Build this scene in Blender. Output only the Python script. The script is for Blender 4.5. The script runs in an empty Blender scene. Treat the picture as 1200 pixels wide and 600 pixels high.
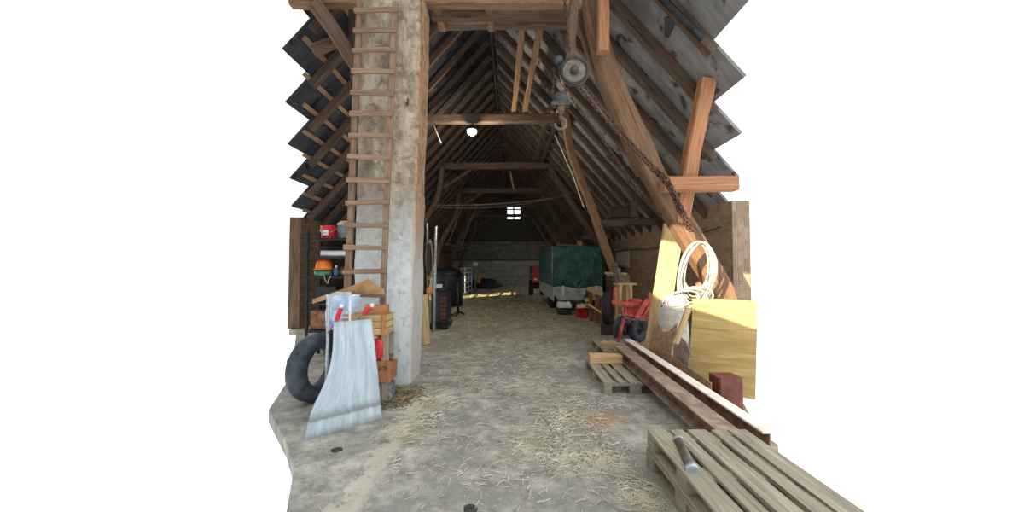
import bpy, math, random
from mathutils import Vector, Matrix, noise
R = random.Random(7)
COL = bpy.context.scene.collection
V = Vector
F = 430.0; HZ = 314.0; CAMZ = 1.6
PITCH = math.atan((HZ - 300.0) / F)

def at(px, py, d):
    """point on the viewing ray of a photo pixel at distance d down the barn"""
    cx, cy = (px - 600.0) / F, (300.0 - py) / F
    c, s = math.cos(PITCH), math.sin(PITCH)
    fy, fz = c - cy * s, s + cy * c
    k = d / fy
    return V((cx * k, d, CAMZ + fz * k))

def lin(h):
    h = h.lstrip('#')
    o = []
    for i in (0, 2, 4):
        c = int(h[i:i + 2], 16) / 255.0
        o.append(c / 12.92 if c <= 0.04045 else ((c + 0.055) / 1.055) ** 2.4)
    return (o[0], o[1], o[2], 1.0)

# ------------------------------------------------------------------ materials
def new_mat(name):
    m = bpy.data.materials.new(name); m.use_nodes = True
    nt = m.node_tree; nt.nodes.clear()
    out = nt.nodes.new('ShaderNodeOutputMaterial')
    b = nt.nodes.new('ShaderNodeBsdfPrincipled')
    nt.links.new(b.outputs[0], out.inputs[0])
    return m, nt, b

def N(nt, t, **kw):
    n = nt.nodes.new('ShaderNode' + t)
    for k, v in kw.items():
        if k in n.inputs: n.inputs[k].default_value = v
        else: setattr(n, k, v)
    return n

def ramp(nt, src, stops):
    r = nt.nodes.new('ShaderNodeValToRGB'); e = r.color_ramp.elements
    while len(e) < len(stops): e.new(0.5)
    for el, (p, c) in zip(e, stops):
        el.position = p; el.color = c if len(c) == 4 else (*c, 1)
    nt.links.new(src, r.inputs[0]); return r.outputs[0]

def mix(nt, fac, a, b, mode='MIX'):
    n = nt.nodes.new('ShaderNodeMix'); n.data_type = 'RGBA'; n.blend_type = mode
    for sock, val in ((n.inputs[0], fac), (n.inputs[6], a), (n.inputs[7], b)):
        if hasattr(val, 'is_linked') or hasattr(val, 'links'): nt.links.new(val, sock)
        else: sock.default_value = val
    return n.outputs[2]

def coords(nt, kind, scale=(1, 1, 1)):
    tc = nt.nodes.new('ShaderNodeTexCoord')
    mp = nt.nodes.new('ShaderNodeMapping'); mp.inputs['Scale'].default_value = scale
    nt.links.new(tc.outputs[kind], mp.inputs[0]); return mp.outputs[0]

def noise_t(nt, vec, scale, detail=4, rough=0.55, dist=0.0):
    n = N(nt, 'TexNoise', Scale=scale, Detail=detail, Roughness=rough, Distortion=dist)
    nt.links.new(vec, n.inputs['Vector']); return n.outputs['Fac']

def bump(nt, b, h, strength=0.3, dist=0.02):
    n = N(nt, 'Bump', Strength=strength, Distance=dist)
    nt.links.new(h, n.inputs['Height']); nt.links.new(n.outputs[0], b.inputs['Normal'])

BW = lambda a: (a, a, a, 1)

def wood(name, dark, light, grain=1.0, rough=0.8, grey=None, bstr=0.35):
    m, nt, b = new_mat(name)
    v1 = coords(nt, 'UV', (1.6, 38 * grain, 1))
    g = noise_t(nt, v1, 1.0, 6, 0.65, 0.6)
    v2 = coords(nt, 'UV', (1.0, 5, 1))
    blotch = noise_t(nt, v2, 1.3, 3)
    col = ramp(nt, g, [(0.3, lin(dark)), (0.68, lin(light))])
    if grey:
        f = ramp(nt, blotch, [(0.45, BW(0)), (0.7, BW(0.75))])
        col = mix(nt, f, col, lin(grey))
    oi = nt.nodes.new('ShaderNodeObjectInfo')
    vr = N(nt, 'MapRange'); vr.inputs[3].default_value = 0.82; vr.inputs[4].default_value = 1.12
    nt.links.new(oi.outputs['Random'], vr.inputs[0])
    hs = N(nt, 'HueSaturation'); nt.links.new(col, hs.inputs['Color']); nt.links.new(vr.outputs[0], hs.inputs['Value'])
    nt.links.new(hs.outputs[0], b.inputs['Base Color'])
    b.inputs['Roughness'].default_value = rough
    b.inputs['Specular IOR Level'].default_value = 0.25
    bump(nt, b, g, bstr, 0.012)
    return m

def plain(name, c1, c2=None, scale=6.0, rough=0.6, metal=0.0, bstr=0.12, lo=0.35, hi=0.65, spec=0.4, stretch=(1, 1, 1), detail=4):
    m, nt, b = new_mat(name)
    v = coords(nt, 'Object', stretch)
    n = noise_t(nt, v, scale, detail)
    nt.links.new(ramp(nt, n, [(lo, lin(c1)), (hi, lin(c2 or c1))]), b.inputs['Base Color'])
    b.inputs['Roughness'].default_value = rough; b.inputs['Metallic'].default_value = metal
    b.inputs['Specular IOR Level'].default_value = spec
    if bstr: bump(nt, b, n, bstr, 0.01)
    return m

M = {}
M['timber'] = wood('old_brown_timber', '33261d', '786150', 1.0, grey='6b5c4f')
M['timber_warm'] = wood('warm_brown_timber', '553c2b', '957254', 1.0, grey='8a6f58')
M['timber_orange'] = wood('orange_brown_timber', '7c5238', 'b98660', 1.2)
M['rafter'] = wood('smoky_rafter_wood', '2f251e', '6b5645', 0.9, grey='5d5044')
M['batten'] = wood('batten_wood', '6b5240', 'a58566', 1.0)
M['ladder'] = wood('weathered_ladder_wood', '5b4638', '9a7e66', 1.0, grey='8a7868')
M['pallet'] = wood('grey_pallet_wood', '6d6558', 'b3a995', 0.9, grey='8e8878')
M['pale_wood'] = wood('pale_sawn_wood', 'a07c54', 'd8b88c', 0.9)
M['crate_wood'] = wood('orange_crate_wood', '8d5a3a', 'c08a5e', 0.9)
M['ply'] = wood('yellow_plywood', 'a88a52', 'd8bd80', 0.4, grey='b39a66', bstr=0.1)
M['plank'] = wood('raking_plank_wood', 'a3845c', 'd9bd8c', 0.7)
M['dark_wood'] = wood('dark_stained_wood', '2a211b', '5a473a', 1.0)

M['chain'] = plain('rusty_chain_steel', '3d2c23', '6b4d3b', 30, 0.6, 0.55)
M['iron'] = plain('dark_grey_iron', '272320', '443d35', 14, 0.6, 0.3)
M['iron_light'] = plain('pale_worn_steel', '544c43', '786f62', 14, 0.5, 0.35)
M['hook'] = plain('worn_brown_steel', '3d3129', '604f41', 16, 0.55, 0.35)
M['blue_paint'] = plain('faded_blue_paint', '2b3135', '434d53', 12, 0.6)
M['galv'] = plain('galvanised_tube', '9aa6ac', 'c3cdd2', 20, 0.4, 0.5, 0.05)
M['galv_dark'] = plain('grey_zinc', '62666a', 'a4a8a8', 24, 0.5, 0.45)
M['white_paint'] = plain('white_enamel', 'c9d3da', 'e4ebf0', 12, 0.45, 0, 0.03)
M['red'] = plain('red_paint', 'a03630', 'd0564c', 9, 0.55, 0, 0.08)
M['red_bright'] = plain('red_plastic', 'c02a2c', 'dc3c3c', 6, 0.4, 0, 0.02)
M['orange'] = plain('orange_plastic', 'e0651c', 'f08030', 5, 0.45, 0, 0.02)
M['amber'] = plain('amber_plastic', 'd08a35', 'e6b050', 9, 0.5, 0, 0.03)
M['yellow'] = plain('yellow_plastic', 'c2c02e', 'dcd84a', 9, 0.45, 0, 0.03)
M['green_plastic'] = plain('green_plastic', '2f6b45', '4a8a5c', 8, 0.5, 0, 0.03)
M['blue_plastic'] = plain('blue_plastic', '2e5d8c', '4a80b0', 8, 0.5, 0, 0.03)
M['teal'] = plain('teal_twine', '3f8f94', '66b0b2', 20, 0.8, 0, 0.1)
M['rubber'] = plain('black_rubber', '1a1b1e', '2e3034', 12, 0.75)
M['rubber_blue'] = plain('dusty_blue_black_rubber', '262c34', '454f5a', 9, 0.7)
M['black'] = plain('black_metal', '17181a', '2c2d2f', 9, 0.55, 0.2)
M['black_plastic'] = plain('black_plastic', '1b1d20', '2f3236', 7, 0.5)
M['grey_metal'] = plain('grey_steel_panel', '8d9390', 'b5bab6', 4, 0.5, 0.3, 0.05)
M['grey_plastic'] = plain('grey_plastic', '6f7c84', '93a0a6', 6, 0.5, 0, 0.03)
M['white_plastic'] = plain('white_plastic', 'cfd4d6', 'e9edee', 6, 0.5, 0, 0.03)
M['cream'] = plain('cream_felt', 'b5a684', 'd3c6a6', 9, 0.8, 0, 0.1)
M['tan_rope'] = plain('tan_rope', '9a7a52', 'c4a47a', 30, 0.9, 0, 0.2)
M['cable'] = plain('off_white_cable', 'b2a999', 'd0c9ba', 12, 0.55, 0, 0.03)
M['wire'] = plain('brown_wire', '6a4f44', '9a7668', 12, 0.6, 0, 0.0)
M['cord'] = plain('pale_cord', 'a79c8c', 'c9bfae', 12, 0.8, 0, 0.0)
M['tarp_black'] = plain('black_sheeting', '111316', '24272b', 5, 0.5, 0, 0.2)
M['sack'] = plain('pale_grey_sack', 'a9a8a2', 'd0cec6', 10, 0.8, 0, 0.25)
M['sheet_blue'] = plain('pale_blue_plastic_sheet', '8fb0d2', 'dfeaf3', 5, 0.35, 0, 0.15)
M['rust'] = plain('rusty_beam_steel', '6e5144', 'a67f69', 9, 0.8, 0.05, 0.2, detail=7)
M['flange_sunlit'] = plain('sun_pale_flange', 'cbbfb2', 'f0e9e0', 7, 0.6, 0.0, 0.1, 0.25, 0.5)  # pale tone stands in for sunlight on one beam's top flange
M['rust_mid'] = plain('grey_brown_flange', '7a685c', 'a8998c', 9, 0.6, 0.2, 0.15)
M['rust_plate'] = plain('pitted_rusty_plate', '8a6c50', 'ba9c78', 16, 0.85, 0.05, 0.4, detail=8)
M['cardboard'] = plain('brown_cardboard', '8e6b48', 'b89468', 4, 0.85, 0, 0.08)
M['brown_cloth'] = plain('brown_cloth', '6a4634', '9c7058', 8, 0.9, 0, 0.3)
M['straw'] = plain('straw', 'b0a689', 'ded5bd', 3, 0.75, 0, 0.0)
M['chaff'] = plain('dark_chaff', '5e5442', '9a8a68', 5, 0.9, 0, 0.0)
M['stain'] = plain('dark_iron_cover', '2b2a28', '4a4844', 20, 0.8, 0.2)
M['red_brown'] = plain('red_brown_panel', '5a2f28', '7c4438', 6, 0.55, 0.1)

def green_tarp():
    m, nt, b = new_mat('green_tarpaulin')
    v = coords(nt, 'Object'); n = noise_t(nt, v, 2.2, 5, 0.6, 0.8)
    nt.links.new(ramp(nt, n, [(0.35, lin('17433d')), (0.7, lin('2c6358'))]), b.inputs['Base Color'])
    b.inputs['Roughness'].default_value = 0.42
    n2 = noise_t(nt, coords(nt, 'Object', (1, 1, 0.5)), 2.6, 3, 0.5, 2.4)
    bump(nt, b, n2, 0.9, 0.12); return m
M['tarp'] = green_tarp()

def concrete_floor():
    m, nt, b = new_mat('worn_concrete_floor')
    v = coords(nt, 'Object')
    big = noise_t(nt, v, 0.9, 5, 0.6, 0.5)
    mid = noise_t(nt, v, 4.2, 10, 0.78, 0.15)
    fine = noise_t(nt, v, 38, 6, 0.7)
    col = ramp(nt, mid, [(0.34, lin('5f625e')), (0.45, lin('8b8c86')), (0.54, lin('aaa9a1')), (0.66, lin('c9c7bd'))])
    col = mix(nt, ramp(nt, big, [(0.42, BW(0.72)), (0.58, BW(0))]), col, lin('777c79'))
    # trampled chaff and dirt lying on the concrete further in
    sep = nt.nodes.new('ShaderNodeSeparateXYZ'); nt.links.new(v, sep.inputs[0])
    far = N(nt, 'MapRange'); nt.links.new(sep.outputs[1], far.inputs[0])
    far.inputs[1].default_value = 5.0; far.inputs[2].default_value = 20.0; far.inputs[3].default_value = 0.12; far.inputs[4].default_value = 0.92
    dirt = noise_t(nt, v, 1.7, 6, 0.65, 0.6)
    dm = N(nt, 'Math', operation='MULTIPLY'); nt.links.new(ramp(nt, dirt, [(0.25, BW(0.35)), (0.62, BW(1))]), dm.inputs[0]); nt.links.new(far.outputs[0], dm.inputs[1])
    col = mix(nt, dm.outputs[0], col, ramp(nt, fine, [(0.3, lin('84704c')), (0.7, lin('b79c6c'))]))
    # pale worn kerb strip running in along the left
    wob = N(nt, 'Math', operation='MULTIPLY_ADD'); nt.links.new(mid, wob.inputs[0]); wob.inputs[1].default_value = 0.5; nt.links.new(sep.outputs[0], wob.inputs[2])
    a1 = N(nt, 'Math', operation='ADD'); nt.links.new(wob.outputs[0], a1.inputs[0]); a1.inputs[1].default_value = 0.86
    ab = N(nt, 'Math', operation='ABSOLUTE'); nt.links.new(a1.outputs[0], ab.inputs[0])
    strip = ramp(nt, ab.outputs[0], [(0.06, BW(0.7)), (0.10, BW(0))])
    yl = ramp(nt, N(nt, 'Math', operation='DIVIDE').outputs[0], [(0, BW(1)), (1, BW(1))])
    dv = nt.nodes[-2]; nt.links.new(sep.outputs[1], dv.inputs[0]); dv.inputs[1].default_value = 10.0
    rr = nt.nodes[-1]; rr.color_ramp.elements[0].position = 0.42; rr.color_ramp.elements[1].position = 0.52; rr.color_ramp.elements[1].color = BW(0)
    sm = N(nt, 'Math', operation='MULTIPLY'); nt.links.new(strip, sm.inputs[0]); nt.links.new(yl, sm.inputs[1])
    col = mix(nt, sm.outputs[0], col, lin('c2beb0'))
    # fine chaff trodden into the concrete
    def fleck(rot, sc):
        tc = nt.nodes.new('ShaderNodeTexCoord'); mp = nt.nodes.new('ShaderNodeMapping'); mp.inputs['Scale'].default_value = sc; mp.inputs['Rotation'].default_value = (0, 0, rot)
        nt.links.new(tc.outputs['Object'], mp.inputs[0]); return noise_t(nt, mp.outputs[0], 1.0, 2, 0.5)
    pm = ramp(nt, noise_t(nt, v, 1.15, 5, 0.65, 0.4), [(0.42, BW(0)), (0.58, BW(1))])
    for rot, sc in ((0.4, (26, 150, 1)), (1.5, (24, 140, 1)), (2.5, (28, 160, 1))):
        fk = N(nt, 'Math', operation='MULTIPLY'); nt.links.new(ramp(nt, fleck(rot, sc), [(0.64, BW(0)), (0.68, BW(0.5))]), fk.inputs[0]); nt.links.new(pm, fk.inputs[1])
        col = mix(nt, fk.outputs[0], col, lin('c4b898'))
    # rust stain
    vd = N(nt, 'VectorMath', operation='DISTANCE'); nt.links.new(v, vd.inputs[0]); vd.inputs[1].default_value = (0.95, 3.95, 0)
    st = N(nt, 'Math', operation='MULTIPLY_ADD'); nt.links.new(mid, st.inputs[0]); st.inputs[1].default_value = 0.5; nt.links.new(vd.outputs['Value'], st.inputs[2])
    col = mix(nt, ramp(nt, st.outputs[0], [(0.36, BW(0.6)), (0.56, BW(0))]), col, lin('a5805c'))
    nt.links.new(col, b.inputs['Base Color'])
    b.inputs['Roughness'].default_value = 0.85; b.inputs['Specular IOR Level'].default_value = 0.25
    bump(nt, b, mid, 0.5, 0.02); return m
M['floor'] = concrete_floor()

def stone(name, c, mortar, bw=0.32, bh=0.13, dist=0.09):
    m, nt, b = new_mat(name)
    v = coords(nt, 'UV')
    nz = N(nt, 'TexNoise', Scale=2.6, Detail=4.0); nt.links.new(v, nz.inputs['Vector'])
    vm = N(nt, 'VectorMath', operation='MULTIPLY_ADD'); nt.links.new(nz.outputs['Color'], vm.inputs[0])
    vm.inputs[1].default_value = (dist, dist, dist); nt.links.new(v, vm.inputs[2])
    br = N(nt, 'TexBrick', Scale=1.0); nt.links.new(vm.outputs[0], br.inputs['Vector'])
    br.inputs['Brick Width'].default_value = bw; br.inputs['Row Height'].default_value = bh
    br.inputs['Mortar Size'].default_value = 0.016; br.inputs['Mortar Smooth'].default_value = 0.5
    br.inputs['Color1'].default_value = lin(c[0]); br.inputs['Color2'].default_value = lin(c[1]); br.inputs['Mortar'].default_value = lin(mortar)
    n2 = noise_t(nt, v, 5, 6, 0.7)
    col = mix(nt, ramp(nt, n2, [(0.4, BW(0)), (0.7, BW(0.7))]), br.outputs['Color'], lin(c[2]))
    nt.links.new(col, b.inputs['Base Color']); b.inputs['Roughness'].default_value = 0.92
    b.inputs['Specular IOR Level'].default_value = 0.15
    hh = N(nt, 'Math', operation='MULTIPLY_ADD'); nt.links.new(br.outputs['Fac'], hh.inputs[0]); hh.inputs[1].default_value = -1.0; nt.links.new(n2, hh.inputs[2])
    bump(nt, b, hh.outputs[0], 0.8, 0.03); return m
M['stone'] = stone('rough_brown_masonry', ('8f7762', 'a8917a', '7a6655'), 'a89580')
M['stone_pale'] = stone('whitewashed_brick', ('e2dbd0', 'd0c6ba', 'b0a497'), 'c4b9ac', 0.24, 0.08, 0.03)
M['blockwall'] = stone('grey_block_wall', ('6b675c', '88847a', '5a564e'), '55524b', 0.5, 0.24, 0.02)
M['blockwall_white'] = stone('patchy_limewashed_block', ('7a776c', '98958a', 'b0aca0'), '57544c', 0.5, 0.24, 0.05)
M['gable'] = wood('dark_gable_boards', '3a3733', '5a5650', 0.5)
M['leftwall'] = wood('brown_boarded_wall', '4a3a2d', '7d6650', 0.4)

def pillar_mat():
    m, nt, b = new_mat('limewashed_pillar')
    v = coords(nt, 'Object'); vs = coords(nt, 'Object', (1, 1, 0.35))
    sep = nt.nodes.new('ShaderNodeSeparateXYZ'); nt.links.new(v, sep.inputs[0])
    n = noise_t(nt, vs, 3.2, 8, 0.68, 0.3); n2 = noise_t(nt, v, 14, 6, 0.7)
    white = ramp(nt, n, [(0.30, lin('a3aaab')), (0.5, lin('d2d8d9')), (0.7, lin('e8edee'))])
    worn = ramp(nt, n, [(0.33, lin('716558')), (0.48, lin('958874')), (0.6, lin('b5aa98'))])
    hz = N(nt, 'MapRange'); nt.links.new(sep.outputs[2], hz.inputs[0])
    hz.inputs[1].default_value = 1.4; hz.inputs[2].default_value = 3.9
    ad = N(nt, 'Math', operation='MULTIPLY_ADD'); nt.links.new(n, ad.inputs[0]); ad.inputs[1].default_value = 0.9; nt.links.new(hz.outputs[0], ad.inputs[2])
    f = ramp(nt, ad.outputs[0], [(0.5, BW(0)), (1.15, BW(1))])
    col = mix(nt, f, white, worn)
    # bare tan plaster on the aisle face and the arris
    geo = nt.nodes.new('ShaderNodeNewGeometry'); sg = nt.nodes.new('ShaderNodeSeparateXYZ'); nt.links.new(geo.outputs['True Normal'], sg.inputs[0])
    sidef = ramp(nt, sg.outputs[0], [(0.45, BW(0)), (0.75, BW(1))])
    tan = ramp(nt, n2, [(0.3, lin('93704f')), (0.55, lin('b18d6c')), (0.75, lin('c9b097'))])
    up = N(nt, 'MapRange'); nt.links.new(ad.outputs[0], up.inputs[0]); up.inputs[1].default_value = 0.35; up.inputs[2].default_value = 0.95
    up.inputs[3].default_value = 0.25
    sf = N(nt, 'Math', operation='MULTIPLY'); nt.links.new(sidef, sf.inputs[0]); nt.links.new(up.outputs[0], sf.inputs[1])
    col = mix(nt, sf.outputs[0], col, tan)
    # dark flakes
    n3 = noise_t(nt, v, 5.5, 9, 0.75, 0.5)
    col = mix(nt, ramp(nt, n3, [(0.40, BW(0.75)), (0.52, BW(0))]), col, mix(nt, f, lin('b4bbbc'), lin('66584a')))
    col = mix(nt, ramp(nt, n2, [(0.30, BW(0.7)), (0.40, BW(0))]), col, mix(nt, f, lin('8d8f8c'), lin('5c5045')))
    nt.links.new(col, b.inputs['Base Color']); b.inputs['Roughness'].default_value = 0.9
    b.inputs['Specular IOR Level'].default_value = 0.15
    bump(nt, b, n2, 0.5, 0.02); return m
M['pillar'] = pillar_mat()

def roof_mat(name, a, bcol, spot, lo=0.33, hi=0.42):
    m, nt, b = new_mat(name)
    v = coords(nt, 'Object'); vs = coords(nt, 'Object', (0.4, 2.2, 0.4))
    n = noise_t(nt, v, 1.6, 6, 0.6, 0.4); s = noise_t(nt, v, 3.4, 3, 0.5, 0.3); st = noise_t(nt, vs, 4, 5, 0.6)
    col = ramp(nt, n, [(0.32, lin(a)), (0.66, lin(bcol))])
    col = mix(nt, ramp(nt, st, [(0.5, BW(0)), (0.72, BW(0.35))]), col, lin(spot))
    col = mix(nt, ramp(nt, s, [(lo, BW(0.85)), (hi, BW(0))]), col, lin(spot))
    nt.links.new(col, b.inputs['Base Color']); b.inputs['Roughness'].default_value = 0.85
    b.inputs['Specular IOR Level'].default_value = 0.2
    bump(nt, b, st, 0.2, 0.02); return m
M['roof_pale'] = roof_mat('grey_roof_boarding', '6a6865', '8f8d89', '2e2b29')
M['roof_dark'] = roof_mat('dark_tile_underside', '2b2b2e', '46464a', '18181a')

def sheet_mat():
    m, nt, b = new_mat('pale_fibre_cement_sheet')
    v = coords(nt, 'UV', (1, 1, 1)); vs = coords(nt, 'UV', (5, 0.9, 1))
    n = noise_t(nt, vs, 2.0, 6, 0.65, 0.3); n2 = noise_t(nt, v, 16, 7, 0.7)
    col = ramp(nt, n, [(0.3, lin('96a4ae')), (0.55, lin('b3c0c8')), (0.72, lin('ccd6db'))])
    col = mix(nt, ramp(nt, n2, [(0.3, BW(0.55)), (0.45, BW(0))]), col, lin('84929c'))
    sep = nt.nodes.new('ShaderNodeSeparateXYZ'); nt.links.new(v, sep.inputs[0])
    a = N(nt, 'Math', operation='MULTIPLY_ADD'); nt.links.new(n2, a.inputs[0]); a.inputs[1].default_value = 0.08; nt.links.new(sep.outputs[1], a.inputs[2])
    band = ramp(nt, a.outputs[0], [(0.16, BW(0)), (0.18, BW(0.75)), (0.20, BW(0.55)), (0.26, BW(0))])
    col = mix(nt, band, col, lin('6d6b6a'))
    nt.links.new(col, b.inputs['Base Color']); b.inputs['Roughness'].default_value = 0.8
    b.inputs['Specular IOR Level'].default_value = 0.2
    bump(nt, b, n2, 0.25, 0.01); return m
M['sheet'] = sheet_mat()

def emis(name, c, s):
    m, nt, b = new_mat(name)
    b.inputs['Base Color'].default_value = lin(c); b.inputs['Emission Color'].default_value = lin(c); b.inputs['Emission Strength'].default_value = s
    return m
M['bulb'] = emis('lit_lamp_glass', 'fff2c8', 30.0)

def glass():
    m, nt, b = new_mat('dusty_window_glass')
    b.inputs['Base Color'].default_value = (0.93, 0.96, 1, 1); b.inputs['Roughness'].default_value = 0.05
    b.inputs['Transmission Weight'].default_value = 1.0; b.inputs['IOR'].default_value = 1.02
    return m
M['glass'] = glass()

# ------------------------------------------------------------------ mesh builder (everything authored in world metres)
class MB:
    def __init__(s): s.v = []; s.f = []; s.uv = []; s.sm = []
    def face(s, idx, uv, smooth=False): s.f.append(idx); s.uv.append(uv); s.sm.append(smooth)
    def rings(s, rings, uvv, closed=True, smooth=True, cap=True, u0=0.0):
        """rings: list of lists of points; uvv: v coordinate for every ring point (+ last)"""
        base = len(s.v); n = len(rings[0])
        for r in rings: s.v.extend([tuple(p) for p in r])
        us = [u0]
        for i in range(1, len(rings)):
            a = sum((V(p) for p in rings[i - 1]), V()) / n; b = sum((V(p) for p in rings[i]), V()) / n
            us.append(us[-1] + max((b - a).length, (V(rings[i][0]) - V(rings[i - 1][0])).length))
        m = n if closed else n - 1
        for i in range(len(rings) - 1):
            for j in range(m):
                k = (j + 1) % n
                s.face((base + i * n + j, base + i * n + k, base + (i + 1) * n + k, base + (i + 1) * n + j),
                       ((us[i], uvv[j]), (us[i], uvv[j + 1]), (us[i + 1], uvv[j + 1]), (us[i + 1], uvv[j])), smooth)
        if cap and closed:
            for ri, rev in ((0, True), (len(rings) - 1, False)):
                idx = [base + ri * n + j for j in range(n)]
                c = sum((V(p) for p in rings[ri]), V()) / n
                ref = V(rings[ri][0]) - c; ln = max(ref.length, 1e-6)
                uv = [(us[ri] + 0.02 * (j % 3), uvv[j]) for j in range(n)]
                if rev: idx = idx[::-1]; uv = uv[::-1]
                s.face(tuple(idx), tuple(uv))
        return s
    def timber(s, pts, w, h, up=(0, 0, 1), jit=0.006, cham=0.12, seg=0.35, w1=None, h1=None, smooth=False):
        """squared log along a polyline; w across, h along up; slightly irregular"""
        pts = [V(p) for p in pts]; up = V(up)
        L = [0.0]
        for a, b in zip(pts, pts[1:]): L.append(L[-1] + (b - a).length)
        n = max(2, int(L[-1] / seg) + 1) if jit or len(pts) > 2 else 2
        rings = []; ph = R.random() * 100
        w1 = w if w1 is None else w1; h1 = h if h1 is None else h1
        def pos(t):
            for i in range(len(pts) - 1):
                if t <= L[i + 1] + 1e-9:
                    return pts[i].lerp(pts[i + 1], (t - L[i]) / max(L[i + 1] - L[i], 1e-9))
            return pts[-1].copy()
        ch = cham * min(w, h)
        for i in range(n):
            t = L[-1] * i / (n - 1); p = pos(t)
            d = (pos(min(t + 0.05, L[-1])) - pos(max(t - 0.05, 0))).normalized()
            side = d.cross(up)
            if side.length < 1e-4: side = d.cross(V((1, 0, 0)))
            side.normalize(); u = side.cross(d).normalized()
            k = t / L[-1]; ww = (w + (w1 - w) * k) / 2; hh = (h + (h1 - h) * k) / 2
            sec = [(-ww + ch, -hh), (ww - ch, -hh), (ww, -hh + ch), (ww, hh - ch), (ww - ch, hh), (-ww + ch, hh), (-ww, hh - ch), (-ww, -hh + ch)]
            ring = []
            for q, (a, b) in enumerate(sec):
                j = 0.0
                if jit: j = jit * 2 * (noise.noise(V((ph + t * 1.3, q // 2 * 3.1, ph))))
                a += j * (1 if a > 0 else -1); b += jit * 2 * noise.noise(V((ph + 7 + t * 1.1, q // 2 * 2.3, 5))) if jit else 0
                ring.append(p + side * a + u * b)
            rings.append(ring)
        o = R.random() * 9
        vv = [o, o + w, o + w, o + w + h, o + w + h, o + 2 * w + h, o + 2 * w + h, o + 2 * w + 2 * h, o + 2 * w + 2 * h]
        return s.rings(rings, vv, smooth=smooth, u0=R.random() * 20)
    def bar(s, p0, p1, w, h, up=(0, 0, 1), cham=0.08): return s.timber([p0, p1], w, h, up, 0, cham)
    def tube(s, pts, r, n=8, r1=None, cap=True, closed=False):
        pts = [V(p) for p in pts]; rings = []; m = len(pts)
        prev = None
        for i, p in enumerate(pts):
            if closed: d = pts[(i + 1) % m] - pts[i - 1]
            else: d = pts[min(i + 1, m - 1)] - pts[max(i - 1, 0)]
            d.normalize()
            if prev is None:
                a = V((0, 0, 1)) if abs(d.z) < 0.9 else V((1, 0, 0)); side = d.cross(a).normalized()
            else:
                side = (prev - d * prev.dot(d)).normalized()
            prev = side; u = side.cross(d)
            rr = r + ((r1 if r1 is not None else r) - r) * i / max(m - 1, 1)
            rings.append([p + (side * math.cos(2 * math.pi * k / n) + u * math.sin(2 * math.pi * k / n)) * rr for k in range(n)])
        if closed: rings.append(rings[0])
        return s.rings(rings, [0.1 * k / n for k in range(n + 1)], cap=cap and not closed)
    def lathe(s, prof, c, axis=(0, 0, 1), n=20, smooth=True, cap=True):
        """prof: list of (radius, height along axis)"""
        c = V(c); ax = V(axis).normalized(); a = V((1, 0, 0)) if abs(ax.x) < 0.9 else V((0, 1, 0))
        e1 = (a - ax * a.dot(ax)).normalized(); e2 = ax.cross(e1)
        rings = [[c + ax * h + (e1 * math.cos(2 * math.pi * k / n) + e2 * math.sin(2 * math.pi * k / n)) * max(r, 1e-4) for k in range(n)] for r, h in prof]
        return s.rings(rings, [0.5 * k / n for k in range(n + 1)], smooth=smooth, cap=cap)
    def ball(s, c, r, n=14, sq=(1, 1, 1), lump=0.0):
        c = V(c); rings = []; ph = R.random() * 50; m = max(6, n // 2 + 2)
        for i in range(m):
            th = math.pi * (i / (m - 1) * 0.98 + 0.01)
            ring = []
            for k in range(n):
                d = V((math.sin(th) * math.cos(2 * math.pi * k / n), math.sin(th) * math.sin(2 * math.pi * k / n), -math.cos(th)))
                rr = r * (1 + lump * noise.noise(d * 2.2 + V((ph, 0, 0))))
                ring.append(c + V((d.x * sq[0], d.y * sq[1], d.z * sq[2])) * rr)
            rings.append(ring)
        return s.rings(rings, [k / n for k in range(n + 1)])
    def box(s, lo, hi, cham=0.06, rz=0.0):
        lo, hi = V(lo), V(hi); c = (lo + hi) / 2; d = hi - lo
        ax = max(range(3), key=lambda i: d[i])
        dirv = V((0, 0, 0)); dirv[ax] = 1
        Rm = Matrix.Rotation(rz, 3, 'Z')
        if ax == 2: up = V((0, 1, 0)); w, h = d.x, d.y
        elif ax == 0: up = V((0, 0, 1)); w, h = d.y, d.z
        else: up = V((0, 0, 1)); w, h = d.x, d.z
        e = Rm @ dirv * d[ax] / 2
        return s.timber([c - e, c + e], w, h, Rm @ up, 0, cham)
    def prism(s, poly, off):
        """extrude a planar world polygon by vector off"""
        n = len(poly); base = len(s.v); off = V(off)
        P = [V(p) for p in poly]; s.v.extend([tuple(p) for p in P] + [tuple(p + off) for p in P])
        e1 = (P[1] - P[0]).normalized(); nn = off.normalized(); e2 = nn.cross(e1)
        q = [((p - P[0]).dot(e1), (p - P[0]).dot(e2)) for p in P]
        s.face(tuple(range(base, base + n))[::-1], tuple(q[::-1])); s.face(tuple(range(base + n, base + 2 * n)), tuple(q))
        l = off.length; u = 0
        for i in range(n):
            j = (i + 1) % n; ln = (P[j] - P[i]).length
            s.face((base + i, base + j, base + n + j, base + n + i), ((u, 0), (u + ln, 0), (u + ln, l), (u, l))); u += ln
        return s
    def sheet(s, fn, nu, nv, th, uvs=(1, 1), smooth=True):
        """thick skin: fn(u,v)->point, u,v in 0..1; closed slab of thickness th"""
        G = [[V(fn(i / nu, j / nv)) for j in range(nv + 1)] for i in range(nu + 1)]
        base = len(s.v); W = nv + 1; cnt = (nu + 1) * W; back = []
        for i in range(nu + 1):
            for j in range(nv + 1):
                du = G[min(i + 1, nu)][j] - G[max(i - 1, 0)][j]; dv = G[i][min(j + 1, nv)] - G[i][max(j - 1, 0)]
                nn = du.cross(dv); nn = nn.normalized() if nn.length > 1e-9 else V((0, 0, 1))
                s.v.append(tuple(G[i][j])); back.append(tuple(G[i][j] - nn * th))
        s.v.extend(back)
        I = lambda i, j, b=0: base + b * cnt + i * W + j
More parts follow.
